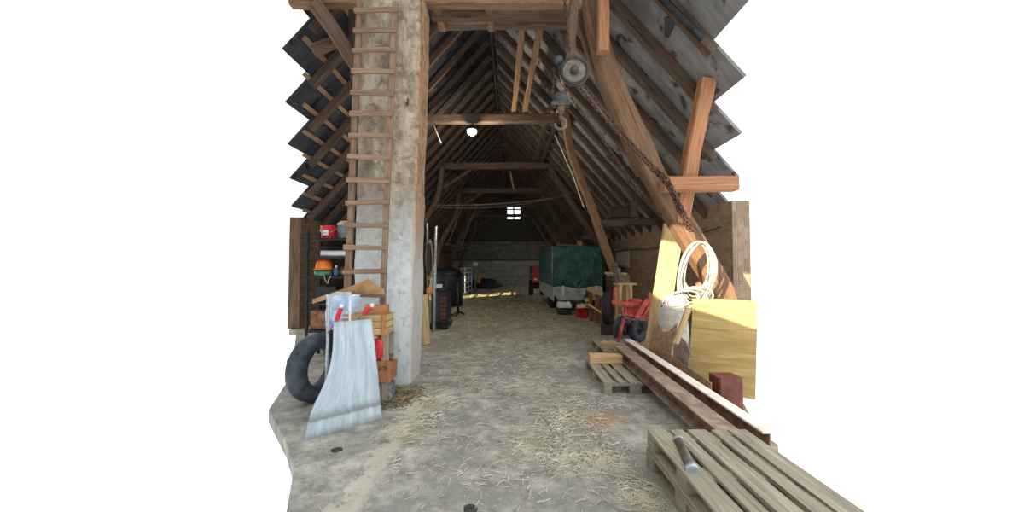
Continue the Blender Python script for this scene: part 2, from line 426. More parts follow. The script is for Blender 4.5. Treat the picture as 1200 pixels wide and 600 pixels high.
        uv = lambda i, j: (i / nu * uvs[0], j / nv * uvs[1])
        for i in range(nu):
            for j in range(nv):
                q = ((i, j), (i + 1, j), (i + 1, j + 1), (i, j + 1))
                s.face(tuple(I(a, b) for a, b in q), tuple(uv(a, b) for a, b in q), smooth)
                s.face(tuple(I(a, b, 1) for a, b in q[::-1]), tuple(uv(a, b) for a, b in q[::-1]), smooth)
        edge = [(i, 0) for i in range(nu)] + [(nu, j) for j in range(nv)] + [(i, nv) for i in range(nu, 0, -1)] + [(0, j) for j in range(nv, 0, -1)]
        for k in range(len(edge)):
            a, b = edge[k], edge[(k + 1) % len(edge)]
            s.face((I(*b), I(*a), I(*a, 1), I(*b, 1)), (uv(*b), uv(*a), uv(*a), uv(*b)))
        return s
    def chain(s, pts, pitch=0.045, r=0.008, wide=0.016):
        pts = [V(p) for p in pts]; L = [0.0]
        for a, b in zip(pts, pts[1:]): L.append(L[-1] + (b - a).length)
        n = int(L[-1] / pitch)
        def pos(t):
            t = min(max(t, 0), L[-1])
            for i in range(len(pts) - 1):
                if t <= L[i + 1] + 1e-9: return pts[i].lerp(pts[i + 1], (t - L[i]) / max(L[i + 1] - L[i], 1e-9))
            return pts[-1].copy()
        for i in range(n):
            t = (i + 0.5) * pitch; c = pos(t); d = (pos(t + 0.02) - pos(t - 0.02)).normalized()
            a = V((0, 1, 0)) if abs(d.y) < 0.8 else V((1, 0, 0)); e = d.cross(a).normalized()
            if i % 2: e = d.cross(e).normalized()
            lp = []
            for k in range(8):
                an = 2 * math.pi * k / 8
                lp.append(c + d * (pitch * 0.72 * math.cos(an)) + e * (wide * math.sin(an)))
            s.tube(lp, r, 5, closed=True)
        return s
    def build(s, name, mat, parent=None, origin=None):
        if parent is not None: o_ = V(parent['_o']); 
        else: o_ = V(origin) if origin is not None else V((sum(p[0] for p in s.v) / len(s.v), sum(p[1] for p in s.v) / len(s.v), min(p[2] for p in s.v)))
        me = bpy.data.meshes.new(name)
        me.from_pydata([tuple(V(p) - o_) for p in s.v], [], s.f)
        ul = me.uv_layers.new(name='UVMap'); k = 0
        for uvs in s.uv:
            for q in uvs: ul.data[k].uv = q; k += 1
        me.polygons.foreach_set('use_smooth', s.sm)
        me.materials.append(M[mat] if isinstance(mat, str) else mat)
        me.validate(); me.update()
        import bmesh
        bm = bmesh.new(); bm.from_mesh(me); bmesh.ops.recalc_face_normals(bm, faces=bm.faces); bm.to_mesh(me); bm.free()
        o = bpy.data.objects.new(name, me); COL.objects.link(o)
        o['_o'] = tuple(o_)
        if parent is not None: o.parent = parent
        else: o.location = o_
        return o

def tag(o, label=None, cat=None, group=None, kind=None):
    if label: o['label'] = label
    if cat: o['category'] = cat
    if group: o['group'] = group
    if kind: o['kind'] = kind
    return o
def thing(name, loc, label, cat, group=None):
    o = bpy.data.objects.new(name, None); COL.objects.link(o); o.location = V(loc); o['_o'] = tuple(V(loc)); o.empty_display_size = 0.1
    return tag(o, label, cat, group)
def solo(name, mb, mat, label, cat, group=None, origin=None, kind=None):
    return tag(mb.build(name, mat, origin=origin), label, cat, group, kind)
def struct(name, mb, mat, parent=None):
    o = mb.build(name, mat, parent)
    if parent is None: o['kind'] = 'structure'
    return o
def copy_tree(o, parent=None):
    c = o.copy(); COL.objects.link(c)
    if parent is not None: c.parent = parent
    for ch in list(o.children): copy_tree(ch, c)
    return c
def spline(pts, n=8):
    pts = [V(p) for p in pts]; out = []
    P = [pts[0] * 2 - pts[1]] + pts + [pts[-1] * 2 - pts[-2]]
    for i in range(1, len(P) - 2):
        for k in range(n):
            t = k / n; a, b, c, d = P[i - 1], P[i], P[i + 1], P[i + 2]
            out.append(0.5 * ((2 * b) + (c - a) * t + (2 * a - 5 * b + 4 * c - d) * t * t + (3 * b - a - 3 * c + d) * t ** 3))
    out.append(pts[-1]); return out
def sag(a, b, drop, n=14):
    a, b = V(a), V(b)
    return [a.lerp(b, i / n) - V((0, 0, drop * 4 * (i / n) * (1 - i / n))) for i in range(n + 1)]
# ================================================================== THE SETTING
XC = -0.6; ZR = 8.6; SL = 1.13; WR = 4.4; WL = -5.6; DF = 33.0
TR = [5.6 + 4.9 * k for k in range(6)]           # truss lines down the barn
zr = lambda x: ZR - SL * abs(x - XC)

fl = [(-1.35, 2.2), (-1.75, 3.0), (-2.05, 3.4), (-2.75, 4.2), (-3.2, 5.3), (-3.9, 6.4), (-4.3, 7.3), (-5.6, 9.6), (-5.8, 9.6), (-5.8, DF), (4.6, DF), (4.6, 7.4),
      (4.1, 6.9), (3.7, 6.3), (3.3, 5.6), (3.0, 5.0), (2.7, 4.3), (2.4, 3.6), (2.05, 3.2), (2.0, 1.75), (0.95, 1.7), (0.85, 2.15)]
struct('floor', MB().prism([(x, y, 0) for x, y in fl[::-1]], (0, 0, -0.14)), 'floor').location
f = bpy.data.objects['floor']
f.data.transform(Matrix.Translation(V(f['_o']))); f.location = (0, 0, 0)

b = MB()
for y0_, y1_, z0_ in ((7.3, 20.5, 0), (20.5, 31.0, 2.3), (31.0, DF, 0)): b.prism([(WR, y0_, z0_), (WR, y1_, z0_), (WR, y1_, 2.95), (WR, y0_, 2.95)], (0.35, 0, 0))  # hidden low gap added to let daylight reach the far end
struct('wall_right', b, 'stone')
b = MB()
for y0_, y1_, z0_ in ((9.7, 12.5, 0), (12.5, 19.0, 2.5), (19.0, DF, 0)): b.prism([(WL, y0_, z0_), (WL, y1_, z0_), (WL, y1_, 2.95), (WL, y0_, 2.95)], (-0.3, 0, 0))  # unseen opening added behind the pillar to brighten the aisle
struct('wall_left', b, 'leftwall')
# far gable wall: block wall below, boards above, a hole for the window
wx0, wx1, wz0, wz1 = -0.46, 0.78, 5.97, 7.32
b = MB().prism([(WL, DF, 0), (WR, DF, 0), (WR, DF, 2.3), (WL, DF, 2.3)], (0, 0.3, 0))
wf = struct('wall_far', b, 'blockwall_white')
b = MB().prism([(WL, DF, 2.3), (WR, DF, 2.3), (WR, DF, 2.95), (4.4 - 1.1 / SL, DF, 4.05), (-5.6 + 1.1 / SL, DF, 4.05), (WL, DF, 2.95)], (0, 0.3, 0))
struct('upper_blockwork', b, 'blockwall', wf)
b = MB()
xl = lambda z: XC - (ZR - z) / SL
xr = lambda z: XC + (ZR - z) / SL
b.prism([(xl(4.05), DF, 4.05), (xr(4.05), DF, 4.05), (xr(wz0), DF, wz0), (xl(wz0), DF, wz0)], (0, 0.12, 0))
b.prism([(xl(wz0), DF, wz0), (wx0, DF, wz0), (wx0, DF, wz1), (xl(wz1), DF, wz1)], (0, 0.12, 0))
b.prism([(wx1, DF, wz0), (xr(wz0), DF, wz0), (wx1, DF, zr(wx1))], (0, 0.12, 0))
b.prism([(wx0, DF, wz1), (xr(wz1), DF, wz1), (XC, DF, ZR), (xl(wz1), DF, wz1)], (0, 0.12, 0))
struct('gable_boarding', b, 'gable', wf)
b = MB(); b.bar((WL + 0.1, DF - 0.05, 4.05), (WR - 0.1, DF - 0.05, 4.05), 0.1, 0.12); b.bar((WL + 0.1, DF - 0.04, 2.3), (WR - 0.1, DF - 0.04, 2.3), 0.08, 0.09)
struct('ledge', b, 'dark_wood', wf)
b = MB()
for x in (wx0, wx1): b.bar((x, DF, wz0 - 0.04), (x, DF, wz1 + 0.04), 0.08, 0.1, (0, 1, 0))
for z in (wz0, wz1): b.bar((wx0, DF, z), (wx1, DF, z), 0.1, 0.08)
w1 = struct('window_1', b, 'dark_wood')
b = MB(); xm = (wx0 + wx1) / 2; b.bar((xm, DF, wz0), (xm, DF, wz1), 0.12, 0.06, (0, 1, 0))
for z in (wz0 + 0.42, wz0 + 0.92): b.bar((wx0, DF, z), (wx1, DF, z), 0.06, 0.12)
struct('muntin', b, 'dark_wood', w1)
struct('glazing', MB().box((wx0, DF + 0.02, wz0), (wx1, DF + 0.03, wz1)), 'glass', w1)
# whitewashed brick patch and ledge in the right wall
b = MB().prism([(WR - 0.03, 13.7, 1.62), (WR - 0.03, 15.5, 1.62), (WR - 0.03, 15.4, 2.25), (WR - 0.03, 13.8, 2.28)], (0.06, 0, 0)); struct('trim_1', b, 'stone_pale')
b = MB().box((WR - 0.14, 13.6, 2.29), (WR + 0.02, 15.2, 2.34)); struct('trim_2', b, 'galv')

# roof: boarding in bays between the rafters, both slopes
RAF_R = [5.04 + 4.9 / 6 * k for k in range(34)]
RAF_L = [5.04 + 4.9 / 6 * k for k in range(34)]
def bay(b, d0, d1, xlim, sgn, lift=0.0):
    z = zr(xlim); n = V((SL * sgn, 0, 1)).normalized(); q = n * lift
    b.prism([V(p) + q for p in ((XC, d0, ZR), (xlim, d0, z), (xlim, d1, z), (XC, d1, ZR))], n * 0.05)
b = MB()
for i, d1 in enumerate(RAF_R + [DF + 0.3]):
    d0 = 4.25 if i == 0 else RAF_R[i - 1]
    bay(b, d0, d1, min(4.85, 0.545 * d1 + 0.05), 1)
struct('ceiling_right', b, 'roof_pale')
b = MB()
for i, d1 in enumerate(RAF_L + [DF + 0.3]):
    d0 = 4.9 if i == 0 else RAF_L[i - 1]
    bay(b, d0, d1, max(-6.0, -0.545 * d1 - 0.05), -1, 0.035)
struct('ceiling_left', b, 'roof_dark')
n_r = V((SL, 0, 1)).normalized(); n_l = V((-SL, 0, 1)).normalized()
def rafter(d, xlim, n, group, label, w=0.11, h=0.15):
    off = n * -(h / 2 + 0.012)
    p0 = V((xlim, d, zr(xlim))) + off; p1 = V((XC + (0.17 if xlim > XC else -0.17), d, zr(XC + 0.17))) + off
    return solo('rafter', MB().timber([p0, p1], w, h, n, 0.008, seg=0.7), 'rafter', label, 'rafter', group)
lab_r = 'rough brown rafter running up the right-hand roof slope towards the ridge'
lab_l = 'dark brown rafter running up the left-hand roof slope towards the ridge'
lead = {0: 'pale brown rafter crossing the top right corner, nearest on the right roof slope',
        1: 'thick brown rafter, second from the top right corner, above the strut', }
full = None
for i, d in enumerate(RAF_R):
    xlim = min(4.75, 0.55 * d + 0.1)
    if xlim < 4.75 or full is None:
        o = rafter(d, xlim, n_r, 'rafters of the right roof slope', lead.get(i, lab_r), 0.15 if i < 3 else 0.12, 0.15)
        if xlim >= 4.75: full = (o, d)
    else:
        c = full[0].copy(); COL.objects.link(c); c.location.y += d - full[1]
        c['label'] = lab_r
    if i in lead: del o['group']
full = None
for i, d in enumerate(RAF_L):
    xlim = max(-5.9, -0.55 * d - 0.1)
    if xlim > -5.9 or full is None:
        o = rafter(d, xlim, n_l, 'rafters of the left roof slope', lab_l)
        if xlim <= -5.9: full = (o, d)
    else:
        c = full[0].copy(); COL.objects.link(c); c.location.y += d - full[1]
b = MB().timber([(XC, 4.4, ZR - 0.14), (XC, DF, ZR - 0.14)], 0.07, 0.2, jit=0.004)
solo('ridge_board', b, 'rafter', 'long dark ridge board where both roof slopes meet', 'beam')
# tile battens over the left rafters, near bays only
for i in range(12):
    x = -5.75 + i * 0.29
    d0 = max(5.0, (abs(x) - 0.10) / 0.56); d1 = 10.3
    off = n_l * -0.006
    p = V((x, d0, zr(x))) + n_l * 0.012
    solo('batten', MB().timber([p, p + V((0, d1 - d0, 0))], 0.09, 0.03, n_l, 0.003, seg=0.6), 'batten', 'thin tan batten laid across the left rafters under the dark roof', 'batten', 'battens of the left roof slope')

# ================================================================== TIMBER FRAME
ordn = ['first', 'second', 'third', 'fourth', 'fifth', 'sixth']
ZC = 5.92
# front tie beam carried on the pillar
solo('tie_beam', MB().timber([(-3.35, 5.44, 5.69), (1.05, 5.44, 5.69)], 0.17, 0.26, jit=0.012), 'timber_warm', 'big tan tie beam along the top of the photo, resting on the pillar', 'beam')
for j, (y, z, h) in enumerate(((6.05, 5.86, 0.15), (6.5, 6.02, 0.17))):
    solo('loft_beam', MB().timber([(-1.35, y, z), (1.15, y, z)], 0.15, h, jit=0.01), 'timber', ('upper of two dark beams just behind the big tie beam, near the top', 'lower of two dark beams behind the big tie beam, carrying short joist ends')[j], 'beam')
for j, (xa, xb) in enumerate(((507.5, 519.5), (571, 576))):
    p0 = at(xa, -8, 5.62); p1 = at(xb, 29, 6.42); p0.z = p1.z = 5.87
    solo('joist', MB().timber([p0, p1], 0.12, 0.12, jit=0.006), 'timber_warm', ('short tan joist end beside the pillar top', 'short tan joist end midway along the top beams')[j], 'joist')
solo('loft_board', MB().box((-1.15, 5.72, 5.935), (-0.45, 6.4, 5.96)), 'timber_warm', 'loose brown board lying on the loft beams beside the pillar', 'board')
for k in range(1, 6):
    y = TR[k]; half = 2.32
    solo('collar_beam', MB().timber([(XC - half, y, ZC - 0.02), (XC + half, y, ZC)], 0.2, 0.25, jit=0.012), 'timber',
         ['', 'dark collar beam just above the lit lamp, nearest across the roof', 'second collar beam across the roof, below and behind the lamp',
          'third collar beam across the roof, small, above the rope', 'fourth collar beam deep in the barn', 'last collar beam before the far gable'][k], 'beam')
# leaning truss posts with ties to the wall
def post_right(k):
    y = TR[k]
    pts = [at(px_, py_, y - 0.23) for px_, py_ in ((661, 124), (664, 150), (670, 181), (684, 220), (700, 263), (721, 322))]
    if k > 1: pts = [(1.62, y - 0.23, 5.75), (1.72, y - 0.23, 5.5), (2.15, y - 0.23, 4.8), (2.9, y - 0.23, 3.6), (3.62, y - 0.23, 2.4), (4.05, y - 0.23, 0.0)]
    solo('truss_post', MB().timber(spline(pts, 4), 0.2, 0.24, (0, 1, 0), 0.012), 'timber_warm' if k == 1 else 'timber',
         ['', 'curved brown truss post leaning over the trailer, foot on the brick pier', 'leaning truss post rising behind the trailer cover', 'third leaning post on the right, far back', 'fourth leaning post on the right, near the gable', 'last leaning post on the right'][k], 'post')
    solo('wall_tie', MB().timber([(2.45 + 0.5 * (k > 1), y + 0.02, 2.88), (4.12, y + 0.02, 2.92)], 0.2, 0.2, jit=0.01), 'timber',
         ['', 'horizontal brown tie from the curved post to the stone wall, boxes on top', 'short tie from the post behind the trailer to the wall', 'third short tie to the right wall', 'fourth short tie to the right wall', 'last short tie to the right wall'][k], 'beam')
def post_left(k):
    y = TR[k]; m = lambda x: 2 * XC - x
    pts = [(m(1.7), y - 0.23, 5.8), (m(1.85), y - 0.23, 4.6), (m(2.2), y - 0.23, 3.9), (m(2.75), y - 0.23, 2.75), (m(3.3), y - 0.23, 0.0)]
    solo('truss_post', MB().timber(spline(pts, 4), 0.2, 0.24, (0, 1, 0), 0.012), 'timber',
         ['', '', 'dark truss post right of the pillar, under the left end of the second collar', 'leaning post on the left behind the black tank', 'leaning post on the left, fourth back, above the metal gate', 'last leaning post on the left, in front of the far gable'][k], 'post')
    solo('wall_tie', MB().timber([(m(2.6), y + 0.02, 2.9), (WL + 0.3, y + 0.02, 2.92)], 0.18, 0.18, jit=0.01), 'timber',
         ['', '', 'short tie from the left post to the boarded wall, behind the pillar', 'short tie on the left above the black tank', 'short tie on the left above the metal gate', 'last short tie on the left'][k], 'beam')
    solo('brace', MB().timber([(m(1.72), y, 4.95), (m(0.55), y, 5.75)], 0.12, 0.14, (0, 1, 0), 0.008), 'timber',
         ['', '', 'short diagonal brace under the left end of the second collar', 'short diagonal brace on the left under the third collar', 'short diagonal brace on the left under the fourth collar', 'short diagonal brace on the left under the last collar'][k], 'brace')
for k in range(1, 6): post_right(k)
for k in range(2, 6): post_left(k)
# loose poles lying on the collars
for (x0, y0, x1, y1, k, lb) in ((602, 134, 615, 0, 1, 'left one of two long pale poles slanting down to the first collar'), (615, 134, 638, 0, 1, 'right one of two long pale poles slanting down to the first collar')):
    a = at(x0, y0, 10.45); a.z = 6.16; c = at(x1, y1, 6.25); c.z = 6.16
    c = a + (c - a) * 1.22
    solo('pole', MB().timber([a, c], 0.13, 0.13, jit=0.012), 'timber_warm', lb, 'pole')
for (xa, xb, lb) in ((0.98, 1.05, 'left one of two short dark poles between first and second collar'), (1.28, 1.38, 'right one of two short dark poles between first and second collar')):
    solo('pole', MB().timber([(xb, 10.3, 6.12), (xa, 15.5, 6.12)], 0.13, 0.12, jit=0.012), 'timber', lb, 'pole')

# nearest truss on the right
A = [at(690, -20, 5.75), at(700, 40, 5.75), at(712, 85, 5.75), at(731, 128, 5.75), at(750, 172, 5.75), at(771, 215, 5.75), at(795, 258, 5.75), at(820, 300, 5.75), at(846, 345, 5.75), at(862, 420, 5.75)]
solo('truss_post', MB().timber(spline(A, 3), 0.28, 0.25, (0, 1, 0), 0.012, w1=0.36), 'timber_warm', 'large curved tan post leaning down to the right, rusty chain beside it', 'post')
solo('hanging_timber', MB().timber([at(706.5, -12, 5.42), at(706.5, 62, 5.42)], 0.16, 0.14, (0, 1, 0), 0.006, cham=0.06), 'timber_orange', 'bright orange-brown sawn timber hanging straight down at the top', 'post')
solo('wall_tie', MB().timber([at(776, 216, 5.45), at(862, 216, 5.45)], 0.2, 0.215, jit=0.008), 'timber_orange', 'sunlit horizontal tie running off the right edge, behind the thick chain', 'beam')
solo('strut', MB().timber([at(829, 94, 5.55), at(811, 178, 5.66), at(797, 262, 5.72)], 0.22, 0.2, (0, 1, 0), 0.01), 'timber_orange', 'sunlit strut at the right edge, slanting up to the roof behind the tie', 'strut')
pl0, pl1 = at(765, 432, 6.45), at(789, 270, 6.45)
pl0.z = 0.0
solo('raking_plank', MB().timber([pl0 , pl1 + (pl1 - pl0) * 0.04], 0.34, 0.07, (0, 1, 0), 0.008, cham=0.08), 'plank', 'broad pale plank raking up to the curved post, half in sun', 'plank')
solo('dark_timber', MB().timber([at(676, 10, 6.3), at(694, 70, 6.3), at(722, 135, 6.3), at(752, 205, 6.3)], 0.16, 0.16, (0, 1, 0), 0.012), 'timber', 'dark rough timber rising close behind the curved tan post', 'post')
# braces left of the pillar
solo('brace', MB().timber([at(366, 2, 5.25), at(398, 44, 5.6), at(424, 88, 5.9)], 0.22, 0.2, (0, 1, 0), 0.012), 'timber', 'thick dark brace slanting down to the pillar in the top left corner', 'brace')
solo('upright', MB().timber([at(414, 0, 5.95), at(416, 92, 5.95)], 0.13, 0.13, (0, 1, 0), 0.008), 'timber', 'dark upright just left of the ladder top', 'post')
solo('brace', MB().timber([at(366, 60, 5.85), at(384, 52, 5.9), at(404, 45, 5.95)], 0.16, 0.13, (0, 1, 0), 0.01), 'timber', 'short rough timber nearly level, left of the ladder under the thick brace', 'brace')

# ================================================================== PILLAR AND LADDER
b = MB(); rings = []
for i in range(40):
    z = 5.54 * i / 39; k = z / 5.2
    x0, x1 = -2.19 + 0.04 * k, -1.405 + 0.105 * k; y0, y1 = 5.1, 5.66
    ring = []
    per = [(x0, y0), (x0 + 0.2, y0), (x0 + 0.4, y0), (x0 + 0.6, y0), (x1 - 0.025, y0), (x1, y0 + 0.03), (x1, y0 + 0.2), (x1, y0 + 0.4), (x1, y1), (x0 + 0.4, y1), (x0, y1), (x0, y0 + 0.3)]
    for q, (x, y) in enumerate(per):
        j = 0.016 * noise.noise(V((q * 1.7, z * 2.1, 3))) + 0.008 * noise.noise(V((q * 2.7, z * 8, 9)))
        ring.append((x + j, y + j, z))
    rings.append(ring)
b.rings(rings, [0, .2, .4, .6, .76, .8, .97, 1.2, 1.36, 1.7, 2.1, 2.4, 2.7], smooth=False)
pil = thing('pillar', (-1.8, 5.1, 0), 'tall whitewashed masonry pillar with tan aisle face behind the ladder', 'pillar')
pil['_o'] = (0, 0, 0); pil.location = (0, 0, 0)
b.build('shaft', 'pillar', pil)
b = MB().tube([(-1.47 + 0.012 * math.sin(a * 0.5), 5.075, 3.93 + 0.05 * math.cos(a * 0.5)) for a in range(1, 10)], 0.012, 6); b.tube([(-1.475, 5.2, 3.9), (-1.475, 5.06, 3.9)], 0.012, 6); b.build('iron_hook', 'hook', pil)

lad = thing('ladder', (-1.92, 4.72, 0), 'long weathered wooden ladder leaning upright against the white pillar', 'ladder')
lt, lb = V((0, 4.99, 5.25)), V((0, 4.72, 0.0))
lx = lambda z, s: (-2.15 + 0.033 * z / 5.25) if s < 0 else (-1.69 + 0.064 * z / 5.25)
ly = lambda z: 4.72 + 0.27 * z / 5.25
for s, nm in ((-1, 'rail'), (1, 'rail')):
    MB().timber([(lx(z, s), ly(z), z) for z in (0, 1.3, 2.6, 3.9, 5.3)], 0.075, 0.06, (0, 1, 0), 0.006).build('rail', 'ladder', lad)
for i, py in enumerate([5, 30, 54, 80, 106, 131, 157, 183, 211, 237, 264, 290, 318, 345, 372, 399, 425]):
    z = CAMZ + (HZ - py) / F * (4.9)
    for _ in range(3): z = CAMZ + (HZ - py) / F * (ly(z) - 0.05)
    t1 = R.uniform(-0.012, 0.012)
    MB().timber([(lx(z, -1) - 0.05, ly(z) - 0.052, z + t1), (lx(z, 1) + 0.05, ly(z) - 0.052, z - t1)], 0.032, 0.062, (0, 0, 1), 0.004, seg=0.1).build('rung', 'ladder', lad)

# ================================================================== CHAIN HOIST, LAMP, LINES
hc = at(672, 86, 5.0)
ho = thing('chain_hoist', hc, 'big old chain hoist with a round wheel and hook hanging at the top', 'hoist')
# top shackle and hanger
b = MB(); b.lathe([(0.02, -0.10), (0.05, -0.095), (0.06, -0.05), (0.07, -0.02), (0.11, 0.0), (0.14, -0.03), (0.16, -0.08), (0.185, -0.09), (0.2, -0.07), (0.2, 0.0), (0.17, 0.02), (0.02, 0.03)], hc, (0, 1, 0), 32)
b.build('wheel', 'iron', ho)
b = MB(); b.lathe([(0.19, 0.0), (0.205, 0.01), (0.205, 0.035), (0.19, 0.045)], hc + V((0, -0.07, 0)), (0, 1, 0), 32); b.build('wheel_rim', 'iron_light', ho)
b = MB(); b.lathe([(0.04, -0.13), (0.055, -0.12), (0.055, -0.04)], hc, (0, 1, 0), 16); b.build('hub', 'hook', ho)
b = MB(); b.lathe([(0.02, -0.05), (0.13, -0.04), (0.15, 0.06), (0.13, 0.18), (0.02, 0.19)], hc + V((-0.02, 0.02, 0.02)), (0, 1, 0), 20); b.build('gear_case', 'hook', ho)
tp = at(668, 28, 5.05)
b = MB(); b.timber([hc + V((-0.03, 0.05, 0.14)), at(669, 50, 5.05), at(674, -6, 5.1)], 0.13, 0.05, (0, 1, 0), 0.006); b.build('hanger', 'timber', ho)
b = MB(); b.lathe([(0.02, -0.03), (0.055, -0.02), (0.055, 0.02), (0.02, 0.03)], at(655, 70, 5.0), (0, 1, 0), 14); b.build('guide_roller', 'blue_paint', ho)
bc = at(657, 121, 5.0)
b = MB(); b.bar(bc + V((-0.125, 0, -0.015)), bc + V((0.125, 0, -0.015)), 0.09, 0.06); b.bar(bc + V((-0.09, 0, -0.02)), bc + V((-0.09, 0, -0.07)), 0.05, 0.04, (0, 1, 0)); b.bar(bc + V((0.09, 0, -0.02)), bc + V((0.09, 0, -0.07)), 0.05, 0.04, (0, 1, 0)); b.timber([bc + V((0, 0, 0)), bc + V((0, 0, -0.17))], 0.13, 0.07, (0, 1, 0), 0, w1=0.09); b.build('hook_block', 'hook', ho)
b = MB(); b.lathe([(0.02, -0.045), (0.1, -0.04), (0.085, 0), (0.1, 0.04), (0.02, 0.045)], bc + V((0, 0, 0.05)), (0, 1, 0), 20); b.build('sheave', 'blue_paint', ho)
b = MB(); hk = [bc + V((0, 0, -0.15))]
for a in range(0, 12):
    an = math.radians(80 - a * 24); hk.append(bc + V((-0.005 + 0.075 * math.cos(an), 0, -0.29 + 0.075 * math.sin(an))))
b.tube(hk, 0.032, 10, r1=0.018); b.build('hook', 'iron_light', ho)
for cp, a_, b_, c_ in (([at(661, -10, 5.0), at(664, 25, 5.0), at(667, 62, 5.0)], 0.05, 0.009, 0.02), ([at(649, 80, 5.0), at(648, 118, 5.0)], 0.045, 0.006, 0.014), ([at(665, 98, 5.0), at(661, 112, 5.0)], 0.045, 0.009, 0.018)):
    MB().chain(cp, a_, b_, c_).build('load_chain', 'chain', ho)
c1 = spline([at(678, 101, 5.0), at(692, 118, 5.0), at(716, 148, 5.05), at(744, 177, 5.1), at(764, 198, 5.2)], 5)
c1b = spline([at(683, 99, 5.0), at(700, 120, 5.02), at(726, 152, 5.08), at(752, 180, 5.15), at(768, 197, 5.2)], 5)
c3 = spline([at(764, 198, 5.2), at(776, 210, 5.18), at(786, 224, 5.2), at(795, 245, 5.25), at(808, 271, 5.35)], 5)
c4 = spline([at(768, 197, 5.2), at(782, 210, 5.14), at(790, 226, 5.2), at(801, 248, 5.25), at(813, 273, 5.35)], 5)
for c in (c1, c1b): MB().chain(c, 0.05, 0.008, 0.018).build('hand_chain', 'chain', ho)
for c in (c3, c4, [p + V((0.02, -0.03, -0.03)) for p in c3]): MB().chain(c, 0.055, 0.011, 0.024).build('heavy_chain', 'chain', ho)
b = MB(); b.chain(spline([at(668, 112, 5.05), at(688, 140, 5.2), at(712, 172, 5.4), at(742, 214, 5.6), at(776, 252, 5.7)], 5), 0.05, 0.007, 0.016)
b.build('slack_chain', 'chain', ho)

lp = at(553, 154, 10.2)
lm = thing('ceiling_lamp', lp, 'glowing round lamp hanging below the first collar beam', 'lamp')
MB().lathe([(0.02, 0.2), (0.06, 0.19), (0.1, 0.1), (0.15, 0.04), (0.16, 0.03), (0.14, 0.03)][::-1], lp, (0, 0, 1), 18).build('shade', 'black', lm)
MB().ball(lp + V((0, 0, 0.0)), 0.13, 16, (1, 1, 0.85)).build('bulb', 'bulb', lm)
MB().tube([lp + V((0, 0, 0.18)), lp + V((0, 0.3, 0.32))], 0.015, 6).build('bracket', 'black', lm)
solo('rope', MB().tube(sag(at(505, 240, 14.8), at(655, 231, 14.8), 0.12, 20), 0.02, 6), 'wire', 'sagging reddish rope strung across the barn in front of the small window', 'rope')
solo('rope', MB().tube(sag(at(505, 242, 15.3), at(672, 226, 15.0), 0.28, 20), 0.016, 6), 'wire', 'second thinner rope sagging lower across the barn, just behind the first', 'rope')
solo('cord', MB().tube([at(650, 158, 6.2), at(659, 178, 6.2), at(672, 208, 6.2), at(684, 243, 6.2)], 0.007, 5), 'cord', 'thin pale cord hanging from the hoist hook down to the right', 'cord')
solo('cord', MB().tube([at(508, 146, 10.3), at(512, 156, 10.3), at(517, 168, 10.3)], 0.016, 5), 'cord', 'short pale cord dangling under the first collar beside the pillar', 'cord')
solo('cord', MB().tube([at(598, 200, 15.4), at(600, 212, 15.4), at(602, 222, 15.4)], 0.03, 5), 'tan_rope', 'short tan strap dangling under the middle of the second collar', 'cord')
solo('wire', MB().tube(spline([(4.3, 14.5, 2.32), (4.33, 11.5, 2.2), (4.33, 9.6, 2.3), (4.33, 7.6, 2.45)], 5), 0.014, 5), 'black', 'dark wire slung along the stone wall', 'wire')
fp = [at(783, 14, 5.55), at(787, 10, 5.55), at(793, 20, 5.6), at(790, 32, 5.62), at(785, 44, 5.65), at(779, 40, 5.65)]
def on_roof(px, py):
    a = at(px, py, 1.0) - V((0, 0, CAMZ)); # ray; hit right roof plane
    o = V((0, 0, CAMZ)); n = V((SL, 0, 1)); c = ZR + SL * XC
    t = (c - n.dot(o)) / n.dot(a); return o + a * t
solo('black_pipe', MB().tube([on_roof(*q) - n_r * 0.22 for q in ((783, -22), (800, -4), (822, 17), (838, 33))], 0.05, 8), 'black', 'black pipe along the roof in the top right corner', 'pipe')
fp = [on_roof(*q) - n_r * 0.004 for q in ((779, 20), (783, 19), (793, 25), (789, 33), (784, 44), (780, 41))]
solo('roof_flap', MB().prism(fp, n_r * -0.012), 'tarp_black', 'small black torn flap on the pale roof boarding, top right', 'flap')
# ================================================================== LEFT SIDE
# corrugated sheet
def sheet_pt(u, v):
    BR, BL, TRt, TL = V((-1.375, 3.95, 0.0)), V((-1.93, 3.45, 0.0)), V((-1.60, 4.2, 1.02)), V((-1.915, 3.95, 1.02))
    # left edge bites inward from mid height
    vv = v
    left = BL.lerp(TL, vv); right = BR.lerp(TRt, vv)
    left = left + (right - left) * 0.13 * math.sin(math.pi * min(1, max(0, (v - 0.25) / 0.75)))
    p = left.lerp(right, u)
    n = V((0.62, -0.78, 0.1))
    return p + n * (0.007 * math.sin(u * 2 * math.pi * 4.6) + 0.02 * math.sin(v * 2.6)) + V((0, 0, 0.035 * (1 - u) * 0))
solo('corrugated_sheet', MB().sheet(sheet_pt, 48, 14, 0.008, (1.0, 1.0)), 'sheet', 'large pale corrugated fibre-cement sheet leaning at the left edge', 'sheet')
# pale tube frame
b = MB()
fx = lambda px, py, d=4.33: at(px, py, d)
b.tube([fx(382.5, 452, 4.2)] + spline([fx(384, 400, 4.3), fx(384.5, 360), fx(386, 349), fx(392, 344.5), fx(402, 344), fx(412, 344)], 6), 0.019, 10)
tf = thing('tube_frame', fx(383, 452, 4.2), 'pale blue-white steel tube frame standing behind the corrugated sheet', 'frame')
b.build('bent_tube', 'galv', tf)
MB().tube([fx(410, 344), fx(410, 380), fx(409, 440, 4.3)], 0.013, 8).build('upright', 'white_paint', tf)
MB().tube([fx(384, 372), fx(410, 372)], 0.008, 6).build('crossbar', 'white_paint', tf)
